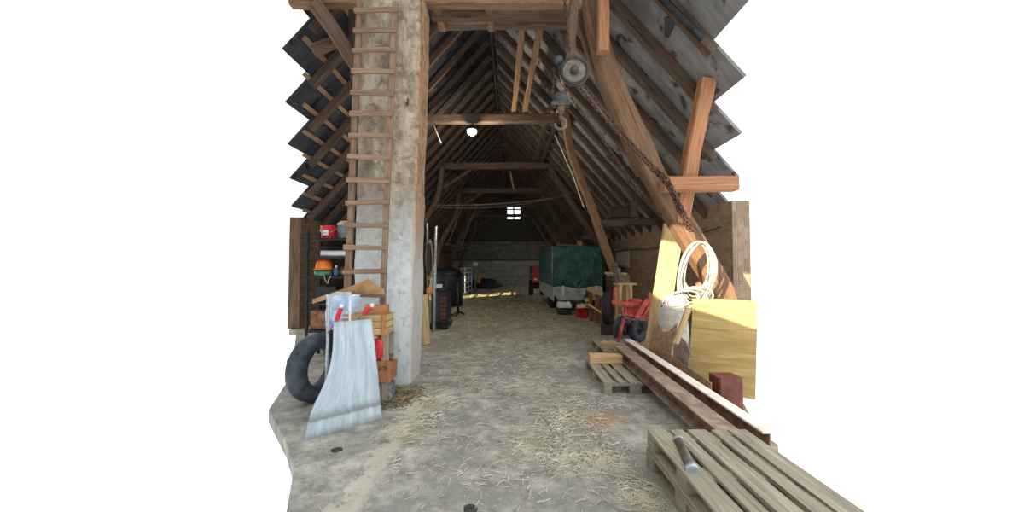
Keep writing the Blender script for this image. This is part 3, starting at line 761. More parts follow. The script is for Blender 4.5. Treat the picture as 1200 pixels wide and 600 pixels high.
# crumpled pale blue sheet hanging behind the frame
def bag(u, v):
    w = 1 - 0.25 * v * (u > 0.6)
    p = at(382 + 41 * u - 14 * v * u * u, 345 + 42 * v - 4 * v * u, 4.47)
    k = noise.noise(V((u * 3.5, v * 3, 4))) * 0.06 + noise.noise(V((u * 9, v * 7, 1))) * 0.03
    return p + V((0, k, k * 0.3))
solo('plastic_sheet', MB().sheet(bag, 26, 22, 0.004), 'sheet_blue', 'crumpled pale blue plastic sheet hung over the tube frame', 'plastic sheet')
# bent brown board
b = MB().prism([at(366, 356, 4.52), at(366, 351, 4.52), at(386, 344, 4.52), at(412, 335, 4.52), at(431, 327, 4.52), at(434, 330, 4.52), at(424, 338, 4.52), at(405, 344, 4.52), at(385, 350, 4.52)][::-1], (0, 0.03, 0))
bb = thing('bent_board', at(410, 345, 4.52), 'brown bent board lying across the ladder foot above the pale sheet', 'board')
b.build('long_leaf', 'cardboard', bb)
MB().prism([at(431, 326.5, 4.5), at(434, 329, 4.5), at(449, 339, 4.62), at(450, 344, 4.62), at(437, 345, 4.6), at(412, 344, 4.52), at(424, 337, 4.5)][::-1], (0, 0.03, 0)).build('short_leaf', 'cardboard', bb)
# wooden rack with drawer, things on it
rk = thing('wooden_rack', (-1.72, 4.45, 0), 'brown wooden rack with a marked drawer beside the pillar foot', 'rack')
for x0, y0 in ((-1.53, 4.46), (-1.98, 4.46), (-1.53, 4.68), (-1.98, 4.68)):
    MB().timber([(x0, y0, 0), (x0, y0, 0.86)], 0.055 if y0 > 4.5 else 0.085, 0.05, (0, 1, 0), 0.003).build('leg', 'pallet', rk)
for z in (0.52, 0.8): MB().box((-2.0, 4.44, z - 0.02), (-1.5, 4.7, z)).build('shelf_board', 'timber_warm', rk)
dr = MB().box((-1.63, 4.40, 0.24), (-1.44, 4.42, 0.49)); dr.box((-1.63, 4.43, 0.25), (-1.455, 4.64, 0.27)); dr.box((-1.63, 4.43, 0.25), (-1.61, 4.64, 0.46)); dr.box((-1.48, 4.43, 0.25), (-1.455, 4.64, 0.46)); dr.box((-1.66, 4.62, 0.25), (-1.44, 4.64, 0.46))
dro = dr.build('drawer', 'crate_wood', rk)
# burnt-in marks on the drawer
mk = MB(); zc, xc = 0.405, -1.535
mk.tube([(xc - 0.03 + 0.014 * math.cos(a), 4.398, zc + 0.022 * math.sin(a)) for a in [i * math.pi / 6 for i in range(12)]], 0.004, 5, closed=True)
mk.bar((xc + 0.0, 4.398, zc + 0.022), (xc + 0.03, 4.398, zc + 0.022), 0.004, 0.007); mk.bar((xc + 0.015, 4.398, zc + 0.022), (xc + 0.015, 4.398, zc - 0.022), 0.007, 0.004, (0, 1, 0))
mk.bar((xc + 0.036, 4.398, zc + 0.022), (xc + 0.036, 4.398, zc - 0.022), 0.007, 0.004, (0, 1, 0)); mk.bar((xc + 0.036, 4.398, zc + 0.022), (xc + 0.055, 4.398, zc), 0.006, 0.004, (0, 1, 0))
mk.build('stencil_marks', 'black', dro)
solo('concrete_block', MB().box((-1.6, 4.44, 0.0), (-1.45, 4.62, 0.21), 0.1), 'galv_dark', 'grey block standing on the floor under the drawer', 'block')
# pale box with slatted front
bx = thing('wooden_box', (-1.78, 4.42, 0.8), 'pale wooden box with slatted sides standing on the rack', 'box')
z0, z1 = 0.8, 1.04
for k in range(3):
    za = z0 + 0.003 + k * 0.08
    MB().box((-2.02, 4.40, za), (-1.50, 4.415, za + 0.073)).build('slat', 'pale_wood', bx)
    MB().box((-1.515, 4.42, za), (-1.50, 4.66, za + 0.073)).build('slat', 'pale_wood', bx)
MB().box((-2.02, 4.66, z0), (-1.50, 4.675, z1)).build('back_panel', 'pale_wood', bx); MB().box((-2.02, 4.42, z0), (-2.005, 4.66, z1)).build('end_panel', 'pale_wood', bx)
MB().box((-1.56, 4.385, z0), (-1.50, 4.40, z1)).build('corner_post', 'crate_wood', bx)
MB().box((-2.01, 4.41, z1 - 0.02), (-1.51, 4.67, z1)).build('lid', 'pale_wood', bx)
solo('wood_block', MB().timber([at(428, 362.5, 4.5), at(455, 362.5, 4.55)], 0.16, 0.11, (0, 0, 1), 0.006), 'crate_wood', 'rough brown wood block lying on top of the pale box', 'block')
solo('red_canister', MB().lathe([(0.05, 0), (0.062, 0.008), (0.062, 0.20), (0.05, 0.22), (0.02, 0.235), (0.02, 0.26), (0.012, 0.262)], (-1.60, 4.46, 0.52), (0, 0, 1), 16), 'red_bright', 'red plastic canister on the rack shelf under the pale box', 'canister')
def clamp(p0, p1, label):
    p0, p1 = V(p0), V(p1)
    t = thing('bar_clamp', p0, label, 'clamp')
    d = (p1 - p0).normalized()
    MB().timber([p0, p0.lerp(p1, 0.5), p1], 0.05, 0.04, (0, 1, 0), 0, cham=0.3).build('handle', 'red_bright', t)
    MB().ball(p1 + d * 0.022, 0.026, 10).build('end_knob', 'white_plastic', t)
    q = p0 - d * 0.16
    MB().tube([p0 + V((0.008, 0, 0)), p0 - d * 0.07 + V((0.012, 0, 0)), q + V((0.035, 0, 0))], 0.008, 6).build('jaw', 'galv_dark', t)
    MB().tube([p0 - V((0.008, 0, 0)), p0 - d * 0.07 - V((0.02, 0, 0)), q - V((0.05, 0, 0.0))], 0.008, 6).build('jaw', 'galv_dark', t)
clamp(at(394.5, 375, 4.27), at(399.5, 361, 4.27), 'red-handled tool hung on the tube frame, left of the two')
clamp(at(426, 368, 4.33), at(434.5, 359.5, 4.33), 'red-handled tool lying on the pale box, right of the two')
# tyre at the left edge
ty = MB(); c = V((-2.37, 4.5, 0.40))
ty.lathe([(0.23, -0.08), (0.33, -0.1), (0.385, -0.085), (0.4, -0.04), (0.4, 0.04), (0.385, 0.085), (0.33, 0.1), (0.23, 0.08), (0.22, 0.0), (0.23, -0.08)], c, (0.97, -0.24, 0), 32, cap=False)
solo('tyre', ty, 'rubber_blue', 'dark tyre standing at the left edge behind the corrugated sheet', 'tyre')

# shelving behind the pillar
SY = 6.5
sh = thing('metal_shelving', (-3.2, SY + 0.2, 0), 'dark metal shelving full of junk left of the ladder', 'shelving')
SX0, SX1 = -3.62, -2.78
for x in (SX0, SX1):
    for y in (SY, SY + 0.42): MB().bar((x, y, 0), (x, y, 2.3), 0.04, 0.04, (0, 1, 0)).build('upright', 'black', sh)
shz = [0.5, 0.98, 1.45, 1.80, 2.13]
for z in shz: MB().box((SX0, SY - 0.02, z - 0.04), (SX1, SY + 0.44, z)).build('shelf', 'black', sh)
MB().box((SX0, SY + 0.44, 0.1), (SX1, SY + 0.452, 2.14)).build('back_panel', 'dark_wood', sh)
def bucket(px, pb, pt, r, name, mat, label, lid=None, band=None):
    z = None
    c = at(px, pb, SY + 0.2)
    z = shz[4]; h = (pb - pt) / F * (SY + 0.2)
    c.z = z
    t = thing(name, c, label, 'bucket')
    MB().lathe([(r * 0.86, 0), (r * 0.88, 0.004), (r * 0.98, h * 0.93), (r * 1.03, h * 0.94), (r * 1.03, h), (r * 0.96, h), (r * 0.95, h * 0.95), (r * 0.84, 0.02)], c, (0, 0, 1), 24).build('body', mat, t)
    MB().tube([c + V((r * 1.03 * math.cos(a), -r * 1.03 * math.sin(a) - 0.005, h * 0.86 - 0.10 * math.sin(a))) for a in [i * math.pi / 12 for i in range(13)]], 0.006, 5).build('handle', 'galv', t)
    if band: MB().box((c.x - 0.05, c.y - r * 0.985, z + h * 0.25), (c.x + 0.05, c.y - r * 0.90, z + h * 0.62)).build('label_patch', 'white_plastic', t)
    if lid:
        MB().lathe([(r * 1.06, h), (r * 1.08, h + 0.01), (r * 1.06, h + 0.03), (r * 0.6, h + 0.075), (r * 0.1, h + 0.085)], c, (0, 0, 1), 24).build('lid', lid, t)
    return t
bucket(386, 276, 261, 0.145, 'bucket', 'red_bright', 'red bucket with a white patch on the top shelf', band=True)
bucket(404, 276, 260, 0.12, 'bucket', 'grey_plastic', 'grey bucket with a cream lid on the top shelf, by the ladder', lid='cream')
def on(px, z, y=SY + 0.12): 
    p = at(px, 300, y); p.z = z; return p
p = on(392, shz[3])
solo('long_package', MB().timber([p + V((-0.22, 0, 0.055)), p + V((0.24, 0, 0.055))], 0.14, 0.11, (0, 0, 1), 0.004, cham=0.25), 'white_plastic', 'long white package on the second shelf below the buckets', 'package')
p = on(386, shz[3], SY + 0.33)
solo('dark_toolbox', MB().timber([p + V((-0.14, 0, 0.11)), p + V((0.3, 0, 0.11))], 0.12, 0.22, (0, 0, 1), 0.003, cham=0.15), 'black_plastic', 'dark toolbox behind the long white package', 'toolbox')
p = on(380, shz[2])
solo('green_coil', MB().lathe([(0.10, 0), (0.15, 0.02), (0.16, 0.06), (0.15, 0.1), (0.1, 0.12), (0.06, 0.1), (0.06, 0.02), (0.1, 0)], p, (0, 0, 1), 20, cap=False), 'green_plastic', 'flat green coil on the third shelf under the orange helmet', 'coil')
hm = thing('orange_helmet', p + V((0, 0, 0.12)), 'orange safety helmet on the green coil at the left edge', 'helmet')
MB().lathe([(0.14, 0.0), (0.14, 0.05), (0.125, 0.12), (0.09, 0.17), (0.04, 0.195), (0.003, 0.2)], p + V((0, 0, 0.125)), (0, 0, 1), 20).build('shell', 'orange', hm)
MB().lathe([(0.14, 0.0), (0.165, 0.0), (0.165, 0.012), (0.14, 0.016)], p + V((0, -0.01, 0.12)), (0, 0, 1), 20).build('brim', 'orange', hm)
MB().lathe([(0.143, 0.0), (0.144, 0.025), (0.141, 0.025)], p + V((0, 0, 0.14)), (0, 0, 1), 20).build('band', 'amber', hm)
p = on(394, shz[2], SY + 0.08)
bt = thing('blue_bottle', p, 'small blue bottle with pale cap on the third shelf', 'bottle')
MB().lathe([(0.03, 0), (0.045, 0.006), (0.045, 0.1), (0.035, 0.14), (0.015, 0.16)], p, (0, 0, 1), 14).build('body', 'blue_plastic', bt)
MB().lathe([(0.02, 0.155), (0.02, 0.2), (0.005, 0.202)], p, (0, 0, 1), 12).build('cap', 'white_plastic', bt)
for j, (px, sc, mt, lb) in enumerate(((401, 0.11, 'brown_cloth', 'brown bundle of cloth on the third shelf beside the blue bottle'), (408, 0.10, 'cardboard', 'tan bundle on the third shelf next to the ladder'))):
    p = on(px, shz[2] + sc * 0.75, SY + 0.25)
    solo('bundle', MB().ball(p, sc, 18, (1.1, 0.9, 0.95), 0.45), mt, lb, 'bundle')
p = on(384, shz[2], SY - 0.03)
solo('string', MB().tube(spline([p + V((-0.06, 0, 0.02)), p + V((-0.02, -0.03, -0.06)), p + V((0.02, -0.02, -0.12)), p + V((0.04, -0.03, -0.05)), p + V((0.07, 0, 0.015))], 5), 0.007, 5), 'cord', 'white cord looping over the edge of the third shelf', 'cord')
p = on(391, shz[1], SY + 0.2)
solo('dark_crate', MB().box(p + V((-0.25, -0.15, 0)), p + V((0.12, 0.15, 0.3))), 'black_plastic', 'dark crate on the fourth shelf, half hidden by the bent board', 'crate')
p = on(383, shz[0], SY + 0.2)
solo('dark_crate', MB().box(p + V((-0.2, -0.15, 0)), p + V((0.3, 0.15, 0.34))), 'brown_cloth', 'brown crate low in the dark shelving behind the pale sheet', 'crate')
# plank and poles right of the pillar
p = at(500, 403, 7.75); q = at(497, 345, 7.95); p.z = 0.0
solo('leaning_plank', MB().timber([p, q], 0.17, 0.035, (0, 1, 0), 0.004), 'plank', 'grey-brown plank leaning behind the right side of the pillar', 'plank')
p = at(508.5, 388, 9.2); p.z = 0
solo('steel_pole', MB().tube([p, at(511, 265, 9.5)], 0.033, 10), 'galv', 'tall grey steel pole standing right of the pillar', 'pole')
p = at(502, 385, 9.75); p.z = 0
solo('steel_pole', MB().tube([p, at(500.5, 261, 9.8)], 0.03, 10), 'galv_dark', 'darker pole close behind the pillar edge, left of the tall steel pole', 'pole')
hp = at(504, 282, 9.6)
hs = MB()
for k in range(3):
    a = 0.05 + 0.018 * k
    hs.tube([hp + V((a * math.sin(t), -0.03 * k + 0.02 * math.cos(3 * t), -0.5 + (0.52 - 0.03 * k) * math.cos(t))) for t in [i * 2 * math.pi / 28 for i in range(28)]], 0.017, 6, closed=True)
solo('hose_loop', hs, 'tan_rope', 'tan hose loop hanging beside the steel pole', 'hose')
hs = MB(); hp2 = at(501.8, 286, 9.5)
for k in range(3):
    a = 0.03 + 0.015 * k
    hs.tube([hp2 + V((a * math.sin(t), 0.03 * k, -0.4 + (0.42 - 0.04 * k) * math.cos(t))) for t in [i * 2 * math.pi / 24 for i in range(24)]], 0.018, 6, closed=True)
solo('hose_loop', hs, 'blue_paint', 'blue-green hose loop hanging against the pillar edge, left of the tan loop', 'hose')
# engine cabinet on castors
cx, cy = at(514.5, 385, 9.6).x, 9.6
g = thing('welding_cart', (cx, cy, 0), 'black cabinet with red-brown louvred front on castors behind the pillar', 'machine')
MB().box((cx - 0.22, cy, 0.16), (cx + 0.2, cy + 0.7, 0.98), 0.12).build('body', 'black_plastic', g)
for k in range(6): MB().box((cx + 0.02, cy - 0.02, 0.26 + k * 0.105), (cx + 0.185, cy, 0.33 + k * 0.105)).build('louvre', 'red_brown', g)
MB().box((cx - 0.2, cy - 0.015, 0.22), (cx - 0.02, cy, 0.9)).build('side_plate', 'rubber_blue', g)
MB().timber([(cx - 0.22, cy + 0.06, 1.03), (cx + 0.2, cy + 0.06, 1.03)], 0.16, 0.1, (0, 0, 1), 0, 0.3).build('top_cover', 'rubber', g)
MB().box((cx - 0.26, cy - 0.05, 0.09), (cx + 0.24, cy + 0.74, 0.15)).build('base_frame', 'black', g)
for dx in (-0.2, 0.18):
    for dy in (0.03, 0.62): MB().lathe([(0.02, -0.03), (0.085, -0.03), (0.09, 0), (0.085, 0.03), (0.02, 0.03)], (cx + dx, cy + dy, 0.09), (1, 0, 0), 14).build('castor', 'rubber', g)
p = at(504, 341, 9.5)
solo('amber_float', MB().ball(p, 0.1, 16).tube([p + V((0, 0, 0.09)), p + V((0.0, 0.05, 0.5))], 0.008, 5), 'amber', 'round amber float hanging beside the black cabinet', 'float')
solo('white_box', MB().box((cx - 0.09, cy + 0.02, 1.08), (cx + 0.06, cy + 0.12, 1.17)), 'white_plastic', 'small pale box on top of the black cabinet', 'box')
solo('green_can', MB().lathe([(0.05, 0), (0.07, 0.01), (0.07, 0.22), (0.03, 0.26), (0.02, 0.3)], at(523.5, 380, 9.95) * 1 + V((0.02, 0, -at(523.5, 380, 9.95).z)), (0, 0, 1), 14), 'green_plastic', 'small green can on the floor beside the black cabinet', 'can')
# black trestle stand
st = thing('trestle_stand', at(531, 370, 12.2) * V((1, 1, 0)) if False else V((at(531, 370, 12.2).x, 12.2, 0)), 'black metal trestle stand with splayed feet in the aisle', 'stand')
xs = [at(525.5, 350, 12.2).x, at(536, 350, 12.2).x]
for j, x in enumerate(xs):
    yy = 12.0 + 0.4 * j
    MB().tube([(x, yy, 0.05), (x, yy, 1.22)], 0.04, 8).build('post', 'black', st)
    MB().tube([(x - 0.02, yy - 0.35, 0.03), (x, yy, 0.14), (x + 0.2, yy + 0.1, 0.03)], 0.028, 6).build('foot', 'black', st)
    MB().tube([(x - 0.18, yy + 0.2, 0.03), (x, yy, 0.14)], 0.028, 6).build('foot', 'black', st)
MB().tube([(xs[0] - 0.03, 12.0, 1.15), (xs[1] + 0.03, 12.4, 1.15)], 0.035, 8).build('crossbar', 'black', st)
MB().tube([(xs[0], 12.0, 0.75), (xs[1], 12.4, 0.75)], 0.025, 8).build('lower_bar', 'black', st)
# black tank
tc = V((at(524, 330, 15.6).x, 15.6, 0))
tk = thing('black_tank', tc, 'wide black domed tank standing before the metal gate', 'tank')
MB().lathe([(0.62, 0.0), (0.66, 0.03), (0.66, 1.3), (0.62, 1.45), (0.48, 1.55), (0.28, 1.61), (0.02, 1.64)], tc, (0, 0, 1), 28).build('body', 'black_plastic', tk)
MB().lathe([(0.675, 1.25), (0.69, 1.27), (0.675, 1.3)], tc, (0, 0, 1), 28).build('rim_band', 'black', tk)
MB().lathe([(0.2, 1.6), (0.2, 1.66), (0.02, 1.68)], tc, (0, 0, 1), 18).build('lid', 'rubber', tk)
# gate
ga, gb = V((-2.62, 19.0, 0)), V((-2.56, 23.2, 0))
gt = thing('metal_gate', ga, 'galvanised tubular gate standing open along the left of the aisle', 'gate')
for k, f in enumerate((0, 0.33, 0.66, 1)):
    p = ga.lerp(gb, f); MB().tube([p + V((0, 0, 0.02 if f in (0, 1) else 0.22)), p + V((0, 0, 1.62))], 0.045 if f in (0, 1) else 0.03, 8).build('upright', 'galv', gt)
for z in (0.22, 0.5, 0.78, 1.06, 1.34, 1.6): MB().tube([ga + V((0, 0, z)), gb + V((0, 0, z))], 0.033, 8).build('rail', 'galv', gt)
p = at(557, 335, 24.2); p.z = 0
lo = thing('gate_post', p, 'thin grey post with a white box on top beyond the gate', 'post')
MB().tube([p, p + V((0, 0, 1.75))], 0.05, 8).build('shaft', 'galv_dark', lo)
MB().box(p + V((-0.12, -0.1, 1.75)), p + V((0.12, 0.1, 1.98))).build('white_box', 'white_plastic', lo)
MB().box(p + V((0.12, -0.06, 0.6)), p + V((0.34, 0.0, 1.3))).build('board', 'cardboard', lo)
p = V((at(567, 335, 29).x, 29, 0))
solo('dark_heap', MB().ball(p + V((0, 0, 0.25)), 0.8, 20, (1.5, 0.9, 0.62), 0.5), 'rubber', 'low dark heap by the far wall, left of the aisle end', 'heap')
for j, (a, c, lb) in enumerate(((at(525, 286, 16), at(543, 238, 16), 'left one of two thin pale pipes leaning in the left roof'), (at(540, 290, 18), at(559, 240, 18), 'right one of two thin pale pipes leaning in the left roof'))):
    solo('pipe', MB().tube([a, c], 0.018, 6), 'wire', lb, 'pipe')
solo('rail', MB().tube([at(523, 286, 15.9), at(543, 290, 18.0)], 0.05, 8), 'timber', 'horizontal brown rail on the left joining the two leaning pipes', 'rail')

# ================================================================== RIGHT SIDE
# pallets
def pallet(x0, y0, z0, L=1.2, W=0.8, label='', boards=5, origin=None, mat='pallet', rz=0.0, group=None):
    t = thing('pallet', (x0, y0, z0), label, 'pallet', group)
    pos = [0.0725, 0.236, 0.4, 0.564, 0.7275]
    ws = [0.145, 0.1, 0.145, 0.1, 0.145]
    for p, w in zip(pos, ws):
        MB().timber([(x0 + p * W / 0.8, y0, z0 + 0.133), (x0 + p * W / 0.8, y0 + L, z0 + 0.133)], w, 0.022, (0, 0, 1), 0.002, 0.1).build('deck_board', mat, t)
    for yy in (0.0725, L / 2, L - 0.0725):
        MB().timber([(x0, y0 + yy, z0 + 0.111), (x0 + W, y0 + yy, z0 + 0.111)], 0.145, 0.022, (0, 0, 1), 0.001, 0.1).build('stringer_board', mat, t)
        for p, w in ((0.05, 0.1), (0.4, 0.145), (0.75, 0.1)):
            MB().timber([(x0 + p * W / 0.8, y0 + yy - 0.0725, z0 + 0.061), (x0 + p * W / 0.8, y0 + yy + 0.0725, z0 + 0.061)], w, 0.078, (0, 0, 1), 0.002, 0.08).build('block', mat, t)
    for p, w in ((0.05, 0.1), (0.4, 0.145), (0.75, 0.1)):
        MB().timber([(x0 + p * W / 0.8, y0, z0 + 0.011), (x0 + p * W / 0.8, y0 + L, z0 + 0.011)], w, 0.022, (0, 0, 1), 0.001, 0.1).build('bottom_board', mat, t)
    return t
pallet(1.17, 4.71, 0, 1.2, 0.8, 'grey wooden pallet on the floor under the rusty beams')
pallet(1.09, 1.83, 0, 1.2, 0.8, 'lower of two stacked grey pallets in the bottom right corner')
pallet(1.10, 1.825, 0.1445, 1.2, 0.8, 'upper of two stacked grey pallets, metal bar lying on it')
pallet(1.62, 6.45, 0, 1.2, 0.8, 'farthest pallet, just behind the ends of the rusty beams')
a, c = at(690.5, 420, 5.72), at(728, 421, 5.68); a.z = c.z = 0.145 + 0.062
solo('timber_block', MB().timber([a, c], 0.2, 0.122, (0, 0, 1), 0.004, 0.06), 'pale_wood', 'short pale squared timber lying across the pallet under the beams', 'block')
a, c = at(697, 400, 6.75), at(711, 400, 6.65); a.z = c.z = 0.144 + 0.06; a.x = 1.64; c.x = 1.86
solo('timber_block', MB().timber([a, c], 0.16, 0.12, (0, 0, 1), 0.004, 0.06), 'plank', 'small brown block on the farthest pallet', 'block')
# half-round metal bar on the top pallet
a, c = at(795, 511, 2.83), at(812, 551, 2.40); a.z = c.z = 0.2895
d = (c - a).normalized(); s = d.cross(V((0, 0, 1)))
mb = thing('metal_bar', a, 'short grey half-round metal bar lying on the upper pallet', 'metal bar')
def half(p0, p1, r, b):
    prof = [(math.cos(t), math.sin(t)) for t in [i * math.pi / 10 for i in range(11)]]
    return b.rings([[p + s * (r * q) + V((0, 0, r * w)) for q, w in prof] for p in (p0, p0.lerp(p1, 0.5), p1)], [i * 0.02 for i in range(12)], cap=True)
half(a, c, 0.036, MB()).build('body', 'iron_light', mb)
half(a - d * 0.005, a + d * 0.03, 0.041, MB()).build('end_cap', 'galv', mb)
half(c - d * 0.045, c + d * 0.005, 0.043, MB()).build('end_cap', 'galv', mb)
# rusty H beams
def hbeam(x0, w, h, y0, y1, z0, z1, label, topmat):
    t = thing('steel_beam', (x0, y0, z0), label, 'steel beam')
    tf = 0.016
    def zz(y): return z0 + (z1 - z0) * (y - y0) / (y1 - y0)
    def pl(xa, xb, za, zb, m, nm):
        b = MB(); rings = []
        for i in range(9):
            y = y0 + (y1 - y0) * i / 8; zb_ = zz(y)
            rings.append([(xa, y, zb_ + za), (xb, y, zb_ + za), (xb, y, zb_ + zb), (xa, y, zb_ + zb)])
        b.rings(rings, [0, .2, .22, .42, .44], smooth=False); b.build(nm, m, t)
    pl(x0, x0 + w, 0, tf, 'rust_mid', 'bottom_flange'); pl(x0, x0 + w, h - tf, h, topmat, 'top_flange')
    pl(x0 + w / 2 - 0.006, x0 + w / 2 + 0.006, tf, h - tf, 'rust', 'web')
    return t
hbeam(1.665, 0.19, 0.17, 2.95, 6.2, 0.108, 0.178, 'rusty steel H-beam nearer the aisle, grey-brown top', 'rust_mid')
hbeam(1.985, 0.115, 0.195, 2.95, 6.52, 0.108, 0.152, 'rusty steel H-beam beside the boards, with sun-bright white top flange', 'flange_sunlit')
solo('bearer', MB().timber([(1.55, 3.2, 0.0525), (2.25, 3.2, 0.0525)], 0.10, 0.105, (0, 0, 1), 0.004), 'pallet', 'grey wooden bearer under the near ends of the rusty beams', 'bearer')
# boards and plates leaning behind the beams (all roughly along the aisle)
def plate(pts, th, mat, name, label, cat, dx=0.18):
    """pts: list of (d, z); stands on x = 2.27 at the floor and leans outward"""
    P = [V((2.26 + dx * z, d, z)) for d, z in pts]
    return solo(name, MB().prism(P, (th, 0, -dx * th)), mat, label, cat)
plate([(6.2, 0.0), (6.2, 0.55), (6.08, 0.72), (5.95, 0.66), (5.8, 0.6), (5.62, 0.63), (5.45, 0.74), (5.38, 0.8), (5.36, 0.62), (5.42, 0.45), (5.4, 0.0)], 0.012, 'rust_plate', 'scrap_plate', 'jagged brown scrap plate leaning behind the white-topped beam', 'plate')
def plate2(pts, x, dx, th, mat, name, label, cat):
    P = [V((x + dx * z, d, z)) for d, z in pts]; return solo(name, MB().prism(P, (th, 0, -dx * th)), mat, label, cat)
plate2([(5.28, 0.30), (5.30, 0.50), (5.18, 0.66), (4.92, 0.60), (4.80, 0.50), (4.84, 0.28), (4.92, 0.21)], 2.255, 0.12, 0.012, 'rust_mid', 'square_plate', 'small greyish square plate with clipped corners between jagged plate and plywood', 'plate')
plate2([(5.7, 0.0), (5.7, 0.42), (5.35, 0.37), (4.6, 0.32), (4.2, 0.30), (4.2, 0.0)], 2.235, 0.06, 0.01, 'rust_plate', 'scrap_strip', 'long low rusty strip standing right behind the white-topped beam', 'plate')
a = V((2.36, 4.95, 0.0)); e = V((2.95, 4.5, 0.0)); up = V((0.12, 0.10, 1.18))
solo('plywood_panel', MB().prism([a, e, e + up, a.lerp(e, 0.5) + up * 1.01, a + up * 1.0], (0.02, 0.03, 0)), 'ply', 'yellowish plywood panel at the right edge under the cable coil', 'panel')
p = V((2.24, 5.2, 0.45))
solo('stick', MB().timber([at(792, 402, 5.02), at(807, 361, 4.86)], 0.07, 0.04, (0, 1, 0), 0.004), 'plank', 'short pale stick slanting up in front of the plywood panel', 'stick')
solo('dark_box', MB().box((2.33, 4.16, 0.0), (2.6, 4.4, 0.36)), 'red_brown', 'small dark box on the floor at the right edge before the plywood', 'box')
# grey sack
def sack(u, v):
    a = u * 2 * math.pi; z = 1.12 * v
    k = 1 + 0.16 * noise.noise(V((math.cos(a) * 1.3, math.sin(a) * 1.3, z * 2.6))) - 0.35 * max(0, v - 0.8) * 3
    return V((2.64 + 0.24 * k * math.cos(a), 6.05 + 0.18 * k * math.sin(a), z + 0.07 * math.cos(a + 0.8) * v))
b = MB(); rings = [[sack(i / 26, min(v, 1)) for i in range(26)] for v in [j / 18 for j in range(19)]]
b.rings(rings, [i / 26 for i in range(27)])
solo('grey_sack', b, 'sack', 'tall grey-white sack slumped behind the scrap plates', 'sack')
# cable coil
b = MB(); cc = at(806, 322, 5.28)
for k in range(8):
    rx = 0.19 + 0.035 * R.uniform(-1, 1) + 0.01 * k; rz_ = 0.42 + R.uniform(-0.06, 0.06); ox = R.uniform(-0.04, 0.05); ph = R.random()
    top = at(823, 284, 5.3)
    pts = []
    for i in range(40):
        t = i * 2 * math.pi / 40
        q = V((rx * math.sin(t) * (1 + 0.1 * math.sin(t * 2 + ph * 6)), -0.012 * k + 0.02 * math.sin(3 * t + ph), rz_ * math.cos(t)))
        lean = -0.28
        pts.append(V((top.x - 0.05 + ox + q.x + lean * (rz_ - q.z) * 0.5, top.y + q.y, top.z - rz_ + q.z)))
    b.tube(pts, 0.0125, 7, closed=True)
for k in range(3):
    c0 = at(796 + 6 * k, 350, 5.2)
    b.tube([c0 + V(((0.26 + 0.03 * k) * math.cos(t), -0.03, (0.10 + 0.03 * k) * math.sin(t) + 0.05 * math.cos(t))) for t in [i * 2 * math.pi / 30 for i in range(30)]], 0.011, 6, closed=True)
solo('cable_coil', b, 'cable', 'coil of off-white cable hanging on the foot of the curved post', 'cable')
b = MB(); c0 = at(792, 352, 5.3)
b.tube(spline([at(775, 360, 5.3), at(782, 349, 5.25), at(795, 341, 5.22), at(806, 346, 5.2), at(816, 360, 5.2), at(826, 368, 5.2)], 6), 0.008, 6)
solo('black_cable', b, 'black', 'thin black cable arching over the grey sack', 'cable')

# red two-wheeled machine
rd = thing('red_implement', (2.45, 7.6, 0), 'red two-wheeled farm implement with a raised frame beside the raking plank', 'machine')
def rp(px, py, d=7.6): return at(px, py, d)
MB().bar(rp(717, 354), rp(764, 358), 0.09, 0.065).build('frame_beam', 'red', rd)
MB().bar(rp(727, 367, 7.5), rp(763, 374, 7.5), 0.05, 0.05).build('lower_beam', 'red', rd)
MB().box(rp(729, 369, 7.66), rp(749, 359, 7.9), 0.2).build('gearbox', 'red', rd)
MB().ball(rp(744, 353, 7.75), 0.11, 12, (1.3, 1, 0.6), 0.3).build('cap_housing', 'red', rd)
MB().bar(rp(745, 373, 7.46), rp(759, 351, 7.5), 0.09, 0.035, (0, 1, 0)).build('brace', 'red', rd)
MB().bar(rp(752, 374, 7.56), rp(764, 353, 7.56), 0.05, 0.035, (0, 1, 0)).build('brace', 'red', rd)
MB().tube([rp(719, 358), rp(721, 337)], 0.03, 8).build('lever', 'red', rd)
MB().tube(spline([rp(728, 358, 7.5), rp(731, 370, 7.45), rp(738, 374, 7.44), rp(757, 375, 7.44)], 5), 0.026, 8).build('pull_rod', 'iron_light', rd)
q = rp(723, 402, 7.35); q.z = 0.03
MB().tube([rp(733, 364, 7.5), q], 0.032, 8).build('stand_leg', 'red', rd)
for (x, y) in ((2.38, 7.86), (2.72, 8.0)):
    MB().lathe([(0.13, -0.07), (0.22, -0.09), (0.285, -0.07), (0.29, 0), (0.285, 0.07), (0.22, 0.09), (0.13, 0.07), (0.12, 0)], (x, y, 0.292), (0.6, -0.8, 0), 26).build('tyre', 'rubber_blue', rd)
    MB().lathe([(0.02, -0.06), (0.13, -0.04), (0.13, 0.04), (0.02, 0.06)], (x, y, 0.292), (0.6, -0.8, 0), 18).build('wheel_hub', 'black', rd)
MB().tube([(2.3, 7.94, 0.292), (2.85, 7.96, 0.292)], 0.03, 8).build('axle', 'black', rd)
MB().bar((2.5, 7.92, 0.29), rp(738, 362, 7.8), 0.07, 0.07, (0, 1, 0)).build('axle_post', 'red', rd)
solo('split_log', MB().timber([V((rp(761, 350, 8.3).x, 8.3, 0)), rp(761, 343, 8.3)], 0.17, 0.12, (0, 1, 0), 0.01, w1=0.08), 'timber_orange', 'orange-brown split log standing between the red implement and the raking plank', 'log')
